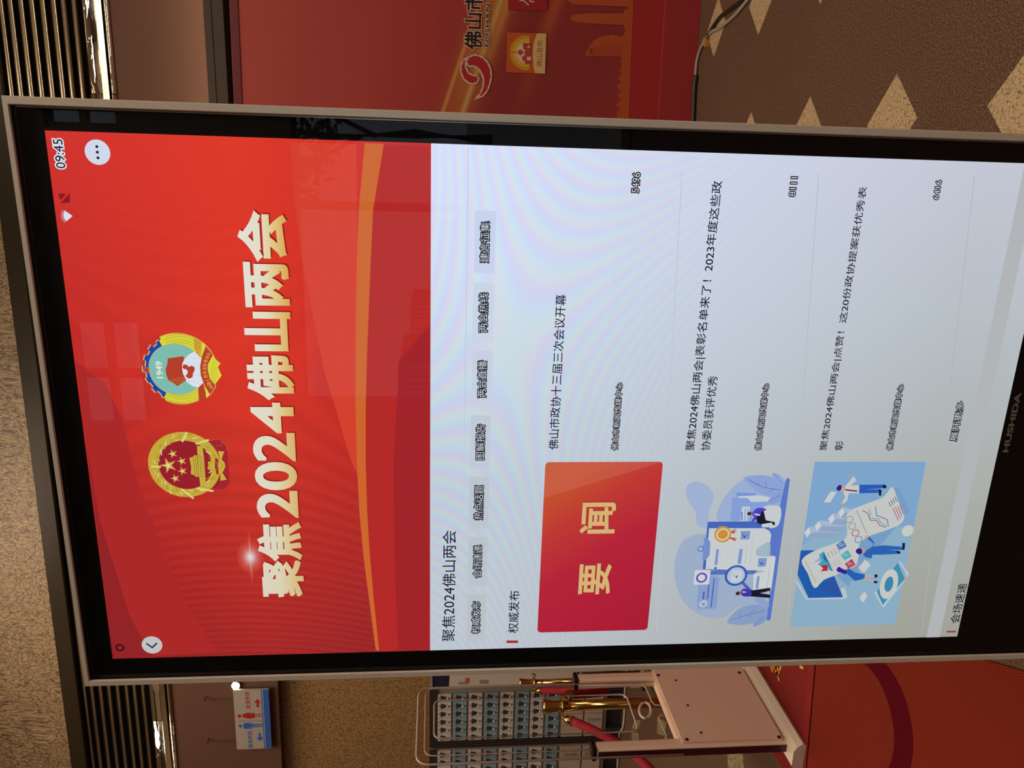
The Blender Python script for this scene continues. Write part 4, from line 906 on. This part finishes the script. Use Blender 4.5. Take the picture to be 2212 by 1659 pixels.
for px_, py_ in ((910, 303), (1022, 537), (1147, 793)):
    p = on_x(1250 + px_ / 4.337, 1400 + py_ / 4.337, GX + .034); bm = bmesh.new(); cyl(bm, (GX + .033, p.y, p.z), (GX + .0358, p.y, p.z), .0055, seg=12); GT.add(bm, 'blue_plug', mat('plug_blue', (.02, .015, .12), .4), parent=PL, label='tiny blue plug')
bm = bmesh.new()
pr = [(-.055, 0.0), (.060, 0.0), (.066, .012), (.052, .034), (.032, .046), (-.034, .046), (-.055, .03)]
A_, B_ = [[bm.verts.new((GX + a_, y, b_ + .0062)) for a_, b_ in pr] for y in (yn - .085, yf + .07)]
for i in range(len(pr)): bm.faces.new((A_[i], A_[(i + 1) % len(pr)], B_[(i + 1) % len(pr)], B_[i]))
bm.faces.new(A_[::-1]); bm.faces.new(B_); GT.add(bm, 'foot_bar', M_whs)
bm = bmesh.new(); bx(bm, GX + .050, GX + .056, yn + .06, yn + .085, .024, .028); GT.add(bm, 'foot_slot', M_cap)
# acrylic sheet with loop-shaped polished edges
def yy(px, py): return on_x(px, py, GX).y
yo0, yo1 = yn - .040, yf - .015; ztop = 1.487
outer = rounded([(GX, yo0, .10), (GX, yo0, ztop), (GX, yo1, ztop), (GX, yo1, .10)], .055, 6)
iy0, iy1, iz1, iz0 = on_x(950, 1596, GX).y, on_x(937, 1513, GX).y, on_x(938, 1550, GX).z, .610
inner = rounded([(GX, iy0, iz0), (GX, iy0, iz1), (GX, iy1, iz1), (GX, iy1, iz0)], .035, 6)
th = .006
bm = bmesh.new()                                         # sheet ring between outer edge and inner opening
def ringsheet(o_, i_):
    n = len(o_)
    vo = [[bm.verts.new(p + Vector((s, 0, 0))) for p in o_] for s in (-th / 2, th / 2)]; vi = [[bm.verts.new(p + Vector((s, 0, 0))) for p in i_] for s in (-th / 2, th / 2)]
    for k in range(n):
        j = (k + 1) % n
        bm.faces.new((vo[0][k], vo[0][j], vi[0][j], vi[0][k])); bm.faces.new((vo[1][j], vo[1][k], vi[1][k], vi[1][j])); bm.faces.new((vo[0][j], vo[0][k], vo[1][k], vo[1][j])); bm.faces.new((vi[0][k], vi[0][j], vi[1][j], vi[1][k]))
outer2 = rounded([(GX, yo0, zp1 - .02), (GX, yo0, ztop), (GX, yo1, ztop), (GX, yo1, zp1 - .02)], .055, 6)
ringsheet(outer2, inner); GT.add(bm, 'acrylic_sheet', M_acr)
def edge(pts, r, name='polished_edge', closed=False, off=0, mt=None):
    bm = bmesh.new(); tube(bm, [Vector(p) + Vector((off, 0, 0)) for p in pts], r, 8, closed); GT.add(bm, name, mt or M_acre)
cutb = lambda P, z: [p for p in P if p.z > z]
oc = outer2[7:-7]
edge([Vector((GX, yo0, zp1))] + oc + [Vector((GX, yo1, zp1))], .0042)
edge(inner, .0038, closed=True)
mo = .030
o3 = rounded([(GX, yo0 + mo, zp1), (GX, yo0 + mo, ztop - .03), (GX, yo1 - .02, ztop - .03), (GX, yo1 - .02, zp1)], .04, 6)[7:-7]
edge([Vector((GX, yo0 + mo, zp1 + .01))] + o3 + [Vector((GX, yo1 - .02, zp1 + .01))], .0026, off=.012)
edge([gp(1393 + 16 * math.cos(t) * .78, 1537 + 17 * math.sin(t)) for t in [2 * math.pi * k / 20 for k in range(20)]], .0050, 'grip_ring', True, .006, M_acr if False else mat('clear_ring', (.70, .62, .58), .12))
c2_ = lambda x, y: gp(1180 + x / 7.243, 1430 + y / 7.243)
edge([c2_(500, 380), c2_(1400, 378), c2_(1510, 378), c2_(1560, 430), c2_(1650, 640), c2_(1700, 695), c2_(1790, 692)], .0030, off=.006)
edge([c2_(1835, 850), c2_(1780, 855), c2_(1755, 890), c2_(1790, 980), c2_(1880, 1180), c2_(1862, 1210)], .0032, off=.006)
# ---- emblem with gear, globe and flags (right)
a = A(.0008); a.crop(280, 700, 8.296)
GO, YE, DY, RD, BL, TE, WH = '#d6b45a', '#dcd63e', '#b5a828', '#b8402a', '#1c46ac', '#7fbfb0', '#dfe4f2'
a.disc(GO, (905, 800), (905, 158)); a.disc(YE, (905, 800), (905, 172))
gear = [(530, 285), (480, 320), (500, 360), (440, 415), (395, 370), (340, 455), (375, 490), (335, 560), (285, 545), (265, 640), (305, 660), (295, 750), (245, 745), (248, 850), (310, 870), (325, 945), (295, 965), (345, 1045), (380, 1045), (430, 1110), (410, 1145), (475, 1215), (520, 1190), (580, 1255), (585, 1285), (625, 1310), (680, 1195), (560, 1090), (470, 960), (415, 800), (430, 640), (500, 490), (590, 400)]
a.poly('#c8302a', [(510, 170), (560, 260), (480, 420), (300, 800), (420, 1130), (640, 1330), (640, 1420), (520, 1420), (250, 1180), (180, 800), (300, 350)])
ctr = (905, 800)
gt = []
for x, y in gear[:26]: dx, dy = x - ctr[0], y - ctr[1]; L_ = math.hypot(dx, dy); gt.append((x + dx / L_ * 22, y + dy / L_ * 22))
a.poly(GO, gt + gear[26:]); a.poly(BL, gear)
for k in range(64):                              # wheat grain ticks
    for sgn in (1, -1):
        for r0 in (490, 535, 580, 620):
            ang = math.radians(60 + k * 1.1); x0 = 905 - math.cos(ang) * r0; y0 = 800 + sgn * math.sin(ang) * r0
            if k % 3 == 0 and 640 < x0 < 1250: a.line(DY, [(x0, y0), (x0 + 30, y0 + sgn * (-16 if r0 < 550 else 14))], .0006)
a.disc(GO, (865, 795), (865, 331)); a.disc(TE, (865, 795), (865, 340))
a.poly(WH, [(1185, 470), (1080, 530), (1000, 620), (965, 700), (965, 790), (985, 900), (1050, 1020), (1150, 1090), (1250, 1118), (1340, 1030), (1290, 800), (1305, 590), (1230, 520)])
for y in (600, 700, 900, 1000): a.line('#c4cad6', [(1010 if 600 < y < 1000 else 1080, y), (1300, y)], .0003)
for x in (1080, 1180, 1250): a.line('#c4cad6', [(x, 560), (x, 1040)], .0003)
a.poly(RD, [(970, 760), (990, 700), (1060, 715), (1080, 750), (1130, 725), (1185, 750), (1190, 800), (1160, 860), (1150, 930), (1100, 955), (1060, 945), (1025, 905), (1060, 870), (1065, 820), (1030, 785), (1000, 785)])
a.poly(RD, [(710, 595), (980, 555), (1005, 600), (965, 700), (965, 790), (985, 880), (1040, 985), (880, 1090), (820, 1040), (760, 1010), (720, 990), (680, 880), (670, 790), (700, 690)])
for p, q in (((735, 990), (1010, 925)), ((780, 1020), (1020, 955)), ((830, 1060), (1030, 975)), ((700, 985), (660, 985))): a.line('#cc7a30', [p, q], .0006)
a.text('#dfe6dc', '1949', (515, 950), (605, 645), .03)
a.poly(RD, [(1175, 235), (1295, 290), (1320, 310), (1315, 450), (1300, 580), (1230, 520), (1185, 440)]); a.poly(RD, [(1250, 1120), (1340, 1030), (1385, 1180), (1390, 1300), (1265, 1375)])
a.poly(YE, [(1320, 310), (1385, 345), (1390, 370), (1340, 520), (1310, 580), (1300, 540)]); a.poly(YE, [(1345, 1040), (1460, 1250), (1400, 1305), (1385, 1200)])
a.poly(YE, [(1510, 560), (1650, 685), (1605, 750), (1670, 900), (1555, 1055), (1470, 960), (1430, 800), (1430, 700)])
for p in ((1540, 590, 1500, 1000), (1570, 620, 1530, 1020), (1600, 650, 1560, 1040), (1630, 700, 1600, 960)): a.line(DY, [(p[0], p[1]), (p[0] - 60, (p[1] + p[3]) / 2), (p[2], p[3])], .0005)
a.poly(GO, [(1385, 360), (1532, 528), (1505, 568), (1430, 700), (1430, 800), (1470, 960), (1550, 1055), (1575, 1092), (1468, 1255), (1360, 1080), (1295, 900), (1282, 750), (1312, 560)])
a.poly(RD, [(1390, 375), (1518, 530), (1498, 560), (1425, 700), (1422, 800), (1462, 960), (1545, 1060), (1558, 1090), (1465, 1240), (1370, 1080), (1303, 900), (1290, 750), (1320, 560)])
for ch, (x, y) in zip('中国人民政治协商会议', ((1487, 1105), (1450, 1048), (1415, 985), (1388, 915), (1372, 845), (1365, 775), (1370, 710), (1387, 640), (1412, 575), (1442, 515))):
    a.text('#d8a84a', ch, (x - 34, y + 27), (x + 34, y - 27), .015)
a.star('#d89040', (338, 800), .0062, 90, .4); a.star('#b03030', (338, 800), .0044, 90, .4)
a.done('conference_emblem', SCR, 'round emblem with blue gear, globe and red flags')
# ---- emblem with gate and five stars (left)
a = A(.0008); a.crop(300, 910, 9.218)
G1, G2, G3, DR = '#c6aa3c', '#ddd586', '#a58a2c', '#9a1f2c'
a.poly('#a42630', [(1390, 380), (1640, 345), (1655, 400), (1720, 440), (1765, 580), (1780, 800), (1800, 1040), (1800, 1250), (1700, 1350), (1490, 1345), (1500, 900)])
a.line('#c85a5c', [(1400, 380), (1635, 345), (1650, 400), (1710, 440), (1750, 500), (1755, 580)], .0005); a.line('#5c1218', [(1430, 1330), (1520, 1310), (1600, 1190)], .0005); a.line('#c05050', [(1530, 470), (1640, 480), (1670, 400)], .0006)
a.disc(G1, (915, 862), (915, 208)); a.disc(DR, (935, 865), (935, 380))
for k in range(70):
    th = math.radians(k * 360 / 70 + 3); r0 = 505 + 45 * (k % 3); c = (G2, G3, '#b49a34', '#e0dcae')[k % 4]
    if abs(math.degrees(th) - 180) > 178: continue
    x, y = 925 + math.cos(th) * r0, 862 + math.sin(th) * r0; t2 = th + (1.1 if math.sin(th) < 0 else -1.1)
    a.line(c, [(x, y), (x + math.cos(t2) * 75, y + math.sin(t2) * 75)], .0011 if k % 2 else .0007)
for p in (((960, 215), (880, 380)), ((1390, 360), (1160, 430)), ((870, 1340), (1090, 1510)), ((1190, 1320), (1480, 1370)), ((275, 880), (435, 890))): a.line('#ddd27a', p, .0026)
for sx, sy, r in ((605, 862, .0112), (690, 630, .0064), (870, 775, .0064), (885, 972, .0064), (740, 1118, .0064)): a.star('#cfa94e', (sx, sy), r, 90, .34); a.star('#e6dca0', (sx - 6, sy + 4), r * .5, 90, .3)
a.poly('#c9ae40', [(1170, 470), (1280, 480), (1310, 700), (1345, 1200), (1330, 1270), (1240, 1265), (1215, 1080)])
a.poly('#c9ae40', [(1020, 710), (1085, 690), (1130, 650), (1178, 665), (1218, 1085), (1160, 1090), (1110, 1050), (1050, 1030), (1058, 900)])
for p in (((1100, 690), (1135, 1060)), ((1140, 665), (1180, 1085)), ((1175, 660), (1210, 1080)), ((1225, 640), (1262, 1100))): a.line('#85701e', p, .0006)
for k in range(9): a.line('#85701e', [(1255 + k * 4, 690 + k * 48), (1290 + k * 4, 690 + k * 48)], .0006)
gp = []
for k in range(28): th = math.radians(k * 360 / 28); r = 128 if k % 4 in (0, 1) else 108; gp.append((1500 + math.cos(th) * r * .95, 868 + math.sin(th) * r * 1.1))
a.poly('#c9ae40', gp); a.poly('#a42630', [(1535, 700), (1600, 740), (1600, 1040), (1560, 1030), (1528, 880)])
a.disc('#a58a2c', (1510, 868), .0062, .0056)
a.poly('#ccb244', [(1590, 575), (1712, 580), (1660, 740), (1720, 800), (1735, 880), (1700, 960), (1675, 1000), (1760, 1140), (1640, 1160), (1635, 980), (1590, 880), (1595, 800), (1630, 720)])
a.disc('#8a6d1c', (1625, 860), .0040, .0034)
a.done('national_emblem', SCR, 'round gold emblem with five stars above a gate')
# ---- illustration: clipboard, magnifier, two figures
a = A(.0003); a.crop(1430, 960, 3.952)
a.blob('#a2b4d6', [(203, 420), (215, 350), (280, 317), (370, 340), (440, 420), (430, 500), (400, 570), (400, 650), (405, 708), (340, 710), (290, 670), (290, 590), (240, 510)])
a.blob('#9fb0cc', [(400, 765), (250, 780), (160, 850), (110, 1000), (110, 1150), (170, 1320), (280, 1430), (420, 1480), (540, 1465), (640, 1390), (800, 1370), (880, 1320), (900, 1100), (880, 800)])
a.blob('#9cb0d6', [(475, 650), (500, 510), (590, 380), (700, 295), (850, 262), (1000, 300), (1045, 400), (1040, 600), (1000, 740), (700, 720)])
a.blob('#8fa4d8', [(697, 285), (800, 262), (900, 268), (1000, 308), (1040, 370), (1020, 425), (940, 445), (830, 410), (750, 350)]); a.blob('#92a8da', [(942, 240), (1005, 262), (1045, 310), (1040, 350), (985, 332), (950, 290)])
a.blob('#8aa0d6', [(885, 508), (930, 440), (1022, 415), (1028, 470), (965, 505)])
a.line('#5a74be', [(740, 300), (860, 365), (1010, 388)], .0009); a.line('#5a74be', [(800, 345), (830, 335)], .0007); a.line('#5a74be', [(885, 375), (885, 320)], .0007); a.line('#5a74be', [(905, 405), (960, 375)], .0007)
a.line('#5a74be', [(955, 250), (1030, 338)], .0007); a.line('#5a74be', [(915, 485), (1010, 428)], .0007)
a.poly('#7795d6', [(635, 410), (800, 415), (800, 650), (580, 650), (600, 455), (635, 450)]); a.poly('#c4ced6', [(645, 440), (820, 432), (925, 450), (890, 500), (720, 650), (655, 650)])
a.poly('#87a0da', [(600, 452), (730, 457), (760, 490), (900, 485), (870, 650), (580, 650)]); a.rrect('#c2cedc', (665, 650), (752, 528), .002)
for p, q, wd in (((680, 640), (680, 580), .0022), ((705, 645), (708, 545), .001), ((728, 645), (732, 545), .001)): a.line('#6d8ad2', [p, q], wd)
a.poly('#5a78c8', [(1055, 295), (1072, 282), (1090, 298), (925, 1488), (905, 1505), (890, 1490), (960, 950), (905, 940), (912, 700), (965, 705)])
a.blob('#c8cfd2', [(870, 530), (985, 522), (1015, 560), (1005, 650), (965, 705), (850, 705), (850, 620)])
a.poly('#4468bc', [(388, 662), (400, 657), (850, 655), (850, 705), (915, 705), (900, 1000), (775, 1105), (345, 1062), (375, 790)])
a.poly('#c9cfd0', [(400, 713), (872, 712), (915, 735), (930, 770), (910, 900), (890, 1075), (370, 1062)]); a.blob('#a3b8c4', [(802, 900), (850, 858), (915, 835), (912, 950), (815, 948)])
a.poly('#5474bc', [(415, 1075), (778, 1072), (772, 1105), (412, 1110)]); a.poly('#cdd3d4', [(805, 952), (968, 955), (930, 1240), (775, 1240), (778, 1105), (870, 1080), (815, 960)])
for x0, y0, x1, y1, c in ((445, 1028, 485, 890, '#7d97cc'), (642, 1018, 688, 888, '#7d97cc'), (795, 1230, 832, 1120, '#7d97cc'), (500, 1025, 520, 850, '#a8b7c8'), (542, 1022, 570, 808, '#a8b7c8'), (702, 1020, 728, 848, '#a8b7c8'), (745, 1018, 778, 796, '#a8b7c8'), (852, 1230, 872, 1078, '#a8b7c8'), (888, 1230, 922, 1026, '#a8b7c8')): a.rrect(c, (x0, y0), (x1, y1), .002)
for x0, y0, x1, y1 in ((665, 808, 752, 735), (812, 1040, 893, 965)): a.rrect('#7c9acc', (x0, y0), (x1, y1), .001)
for P in ([(665, 728), (700, 800), (722, 768)], [(810, 962), (845, 1030), (865, 1000)]): a.poly('#2f56b0', P + [(P[2][0] - 24, P[2][1] + 10)])
a.poly('#7590cc', [(358, 790), (385, 795), (410, 830), (405, 940), (370, 985), (342, 985)]); a.disc('#7590cc', (328, 888), (328, 862)); a.disc('#c4c8d6', (328, 888), (328, 877)); a.line('#5a78c0', [(340, 910), (350, 860)], .001)
a.poly('#c4553e', [(580, 740), (635, 712), (612, 742), (640, 738), (600, 760)]); a.poly('#c4553e', [(565, 785), (645, 798), (622, 803), (632, 825), (575, 800)])
C = (515, 762)
for k in range(20): th = k * math.pi / 10; a.disc('#c8924c', (C[0] + 64 * math.cos(th), C[1] + 64 * math.sin(th)), .0016, n=8)
a.disc('#c8924c', C, (515, 698)); a.disc('#ddd0ac', C, (515, 710)); a.disc('#cc9038', C, (515, 722))
a.disc('#3c58b0', (452, 1050), (452, 1040))
a.poly('#8a9fcc', [(412, 1110), (470, 1120), (485, 1135), (462, 1380), (445, 1398), (300, 1398), (294, 1385), (305, 1180), (400, 1180)]); a.rrect('#d0d3d6', (263, 1192), (410, 1064), .003); a.disc('#5a4cb4', (334, 1131), (334, 1088), (334, 1102))
a.line('#4868b8', [(441, 1140), (414, 1380)], .0018); a.line('#4868b8', [(395, 1195), (384, 1310)], .0018); a.line('#4868b8', [(353, 1255), (348, 1310)], .0026); a.disc('#b4bfd0', (348, 1352), (348, 1320)); a.poly('#3f62b4', [(315, 1312), (350, 1370), (365, 1345), (345, 1355)])
a.line('#3f63b8', [(690, 1180), (760, 1250)], .0042); a.disc('#355cb4', (627, 1112), (627, 1024), (627, 1042)); a.disc('#b4c3d2', (627, 1112), (627, 1044)); a.rrect('#c5cfd6', (580, 1160), (680, 1070), .002); a.poly('#2f56b0', [(582, 1072), (632, 1135), (648, 1105), (625, 1120)])
a.poly('#16182c', [(745, 1240), (920, 1215), (918, 1240), (830, 1262), (918, 1275), (915, 1302), (750, 1290)]); a.blob('#4036a8', [(670, 1240), (700, 1222), (745, 1235), (760, 1270), (740, 1290), (690, 1288), (668, 1265)])
a.disc('#6e3c38', (645, 1263), (645, 1246)); a.disc('#2a1a22', (635, 1265), (635, 1254)); a.poly('#d0d0d8', [(680, 1245), (718, 1250), (700, 1258), (680, 1256)]); a.poly('#c47a5c', [(690, 1205), (705, 1215), (705, 1228), (690, 1225)])
a.blob('#4e40ba', [(762, 585), (800, 540), (850, 535), (885, 550), (850, 570), (830, 600), (790, 640), (755, 655), (780, 610)]); a.poly('#16182c', [(845, 560), (862, 565), (880, 640), (955, 655), (958, 682), (940, 680), (930, 660), (830, 675), (802, 655), (802, 610), (835, 595)])
a.disc('#6e3c38', (743, 583), (743, 567)); a.disc('#2a1a22', (733, 583), (733, 572)); a.poly('#d0d0d8', [(775, 580), (830, 590), (828, 602), (790, 596)])
a.blob('#8a9fc6', [(550, 1507), (640, 1400), (760, 1362), (885, 1368), (888, 1430), (820, 1500), (700, 1530), (620, 1528)]); a.blob('#859bc6', [(772, 1545), (795, 1490), (885, 1445), (880, 1490), (840, 1525)]); a.blob('#8fa4cc', [(785, 1310), (850, 1300), (905, 1345), (895, 1380), (830, 1365)])
a.line('#6078b4', [(580, 1490), (740, 1440), (868, 1408)], .0009); a.line('#6078b4', [(655, 1475), (665, 1430)], .0007); a.line('#6078b4', [(790, 1530), (860, 1460)], .0007); a.line('#6078b4', [(740, 1470), (745, 1440), (770, 1400)], .0007)
a.done('award_illustration', SCR, 'pale blue drawing of a clipboard, magnifier and two figures')
# ---- illustration: long report sheet, laptop, three figures
a = A(.0003); a.crop(1690, 970, 3.951)
a.rrect('#8bb0c8', (62, 1516), (1228, 105), .004)
a.poly('#7fa7ce', [(275, 108), (1222, 108), (1110, 700), (600, 500), (170, 820)])
a.poly('#779fc8', [(990, 320), (1085, 530), (1040, 580), (700, 980), (560, 1170), (440, 1060), (960, 330)])
for x, y in ((185, 710), (273, 655), (388, 595), (472, 540)):
    a.poly('#8fa7c6', [(x + 45, y - 50), (x + 330 - (x - 185) * .55, y - 15), (x + 260 - (x - 185) * .4, y + 55), (x + 25, y + 45)]); a.poly('#a7b8d0', [(x + 45, y - 50), (x + 60, y), (x + 300 - (x - 185) * .6, y + 5), (x + 320 - (x - 185) * .6, y - 20)]); a.poly('#ccd2d6', [(x, y), (x + 40, y - 45), (x + 58, y), (x + 22, y + 45)])
a.poly('#c8ced2', [(350, 452), (410, 360), (462, 365), (405, 455)])
a.poly('#bcc6d2', [(120, 1110), (208, 1270), (515, 1262), (495, 1190), (530, 1180), (555, 1262), (520, 1278), (200, 1282), (115, 1140)]); a.poly('#1f5cab', [(155, 862), (290, 862), (440, 1080), (515, 1262), (222, 1268), (127, 1070)]); a.poly('#2a55a6', [(440, 1090), (515, 1262), (300, 1180)])
PG = '#c6c9c6'
a.blob(PG, [(162, 945), (280, 862), (420, 810), (540, 755), (548, 640), (545, 560), (600, 510), (720, 462), (860, 405), (935, 320), (985, 440), (1038, 560), (1000, 640), (860, 700), (740, 740), (655, 810), (640, 960), (560, 1010), (460, 1070), (350, 1115), (272, 1185), (215, 1060)], 3)
a.poly('#2a66b4', [(350, 872), (430, 1040), (400, 1030), (330, 900)]); a.poly('#3aa6ba', [(350, 870), (345, 940), (380, 960), (425, 1045), (390, 1010), (300, 985), (330, 950), (310, 900)]); a.poly('#b02c44', [(320, 990), (385, 985), (385, 1035), (325, 1040), (345, 1015)]); a.poly('#9da3cc', [(262, 970), (320, 920), (330, 945)]); a.poly('#9da3cc', [(310, 1060), (370, 1035), (340, 1050)])
for x, y, c in ((455, 815, '#4f7ac0'), (495, 900, '#48b0b8'), (530, 975, '#b03c5c')): a.poly(c, [(x, y), (x + 60, y - 42), (x + 92, y + 12), (x + 30, y + 45)]); a.line(PG, [(x + 20, y - 5), (x + 50, y - 10)], .001); a.line(PG, [(x + 25, y + 12), (x + 65, y)], .001)
for cx, cy, c in ((568, 597, '#8f949c'), (592, 655, '#8f949c'), (620, 712, '#a8506c'), (645, 768, '#5f7fb0')): a.disc(c, (cx, cy), (cx, cy - 30), (cx, cy - 24))
a.line('#a84c6c', [(683, 522), (725, 545), (745, 603), (800, 605), (830, 650), (875, 662)], .0012); a.line('#46b0b0', [(735, 510), (750, 555), (735, 585), (815, 590), (835, 625), (890, 655)], .0012); a.line('#6a70b4', [(790, 488), (800, 565), (850, 580), (890, 600), (900, 655)], .0012); a.line('#8c93a4', [(628, 522), (715, 715)], .001)
for k in range(4): a.line('#a85a78', [(940 + k * 20, 505 - k * 10), (985 + k * 14, 605 - k * 18)], .0011); a.line('#7c8090', [(905 + k * 17, 450 - k * 15), (920 + k * 17, 485 - k * 15)], .0014)
for k in range(4): a.line('#9a9ea6', [(380 + k * 28, 880 - k * 14), (400 + k * 28, 920 - k * 14)], .001); a.line('#a9adb2', [(400 + k * 22, 960 - k * 10), (430 + k * 22, 1010 - k * 10)], .0008)
a.line('#9fa4ac', [(190, 950), (280, 1130)], .001)
# tablet with ring
a.poly('#b9c6d2', [(782, 1212), (850, 1342), (1055, 1090), (1040, 1040), (985, 955), (1000, 950), (1075, 1060), (1030, 1130), (860, 1345), (845, 1340), (780, 1225)]); a.poly('#3f8fb2', [(800, 1210), (978, 965), (1038, 1100), (850, 1325)])
C = a.uv((903, 1147)); a.raw([C + Vector((math.cos(2 * math.pi * k / 40) * .0245, math.sin(2 * math.pi * k / 40) * .0135)) for k in range(40)], [list(range(40))], '#c8ccc8', (1900, 1260)); a.raw([C + Vector((math.cos(2 * math.pi * k / 40) * .0125, math.sin(2 * math.pi * k / 40) * .0065)) for k in range(40)], [list(range(40))], '#3a86ae', (1900, 1260))
a.poly('#c9cfcf', [(652, 1262), (692, 1212), (720, 1245), (682, 1308)]); a.disc('#cacdc6', (1062, 692), (1062, 645)); a.poly('#c9cccf', [(640, 1010), (700, 935), (748, 985), (690, 1050)])
# figures
a.poly('#2a5cb8', [(640, 300), (870, 298), (872, 328), (700, 340), (822, 340), (830, 368), (650, 372)]); a.poly('#101834', [(850, 298), (880, 305), (880, 330), (852, 328)]); a.poly('#101834', [(815, 335), (840, 345), (835, 392), (818, 392)])
a.poly('#c6cccc', [(525, 318), (600, 225), (628, 262), (575, 305), (650, 303), (648, 372), (560, 372), (548, 430), (510, 470), (498, 455), (530, 405), (512, 360)]); a.line('#7a2040', [(535, 342), (628, 354)], .002); a.poly('#c9987c', [(545, 210), (575, 210), (582, 228), (560, 232)]); a.poly('#c9987c', [(495, 455), (525, 460), (510, 482), (495, 480)])
a.disc('#d0a088', (508, 335), (508, 312)); a.blob('#2a2088', [(455, 330), (475, 303), (500, 308), (490, 345), (465, 348)])
a.poly('#2a62b4', [(690, 870), (760, 825), (770, 800), (715, 755), (735, 740), (778, 790), (768, 825), (860, 815), (1025, 828), (1020, 855), (900, 852), (995, 862), (992, 888), (830, 895), (760, 895), (755, 928), (700, 915), (680, 890)]); a.poly('#141838', [(1015, 795), (1040, 795), (1035, 852), (1018, 855)]); a.poly('#141838', [(965, 858), (1000, 870), (998, 888), (970, 880)])
a.disc('#c99a86', (680, 865), (680, 845)); a.blob('#2c1f80', [(618, 865), (640, 840), (670, 850), (672, 880), (640, 890)]); a.poly('#d2a28a', [(690, 745), (712, 725), (735, 740), (715, 758)])
a.poly('#2660b4', [(520, 1045), (560, 1010), (610, 1045), (700, 1062), (690, 1100), (610, 1118), (560, 1070)]); a.poly('#cfa898', [(695, 1065), (780, 1075), (782, 1085), (700, 1085)]); a.poly('#cfa898', [(685, 1095), (775, 1118), (775, 1128), (685, 1105)]); a.poly('#161636', [(775, 1070), (800, 1058), (805, 1080), (785, 1095)]); a.poly('#161636', [(770, 1120), (805, 1118), (800, 1138), (772, 1135)])
a.poly('#d2a694', [(560, 1008), (640, 965), (645, 975), (575, 1018)]); a.disc('#d2a694', (497, 1025), (497, 1005)); a.blob('#3a1c98', [(455, 1020), (475, 997), (505, 1015), (540, 1030), (530, 1060), (490, 1045), (465, 1040)])
a.done('report_illustration', SCR, 'blue drawing of a long report sheet with three figures')
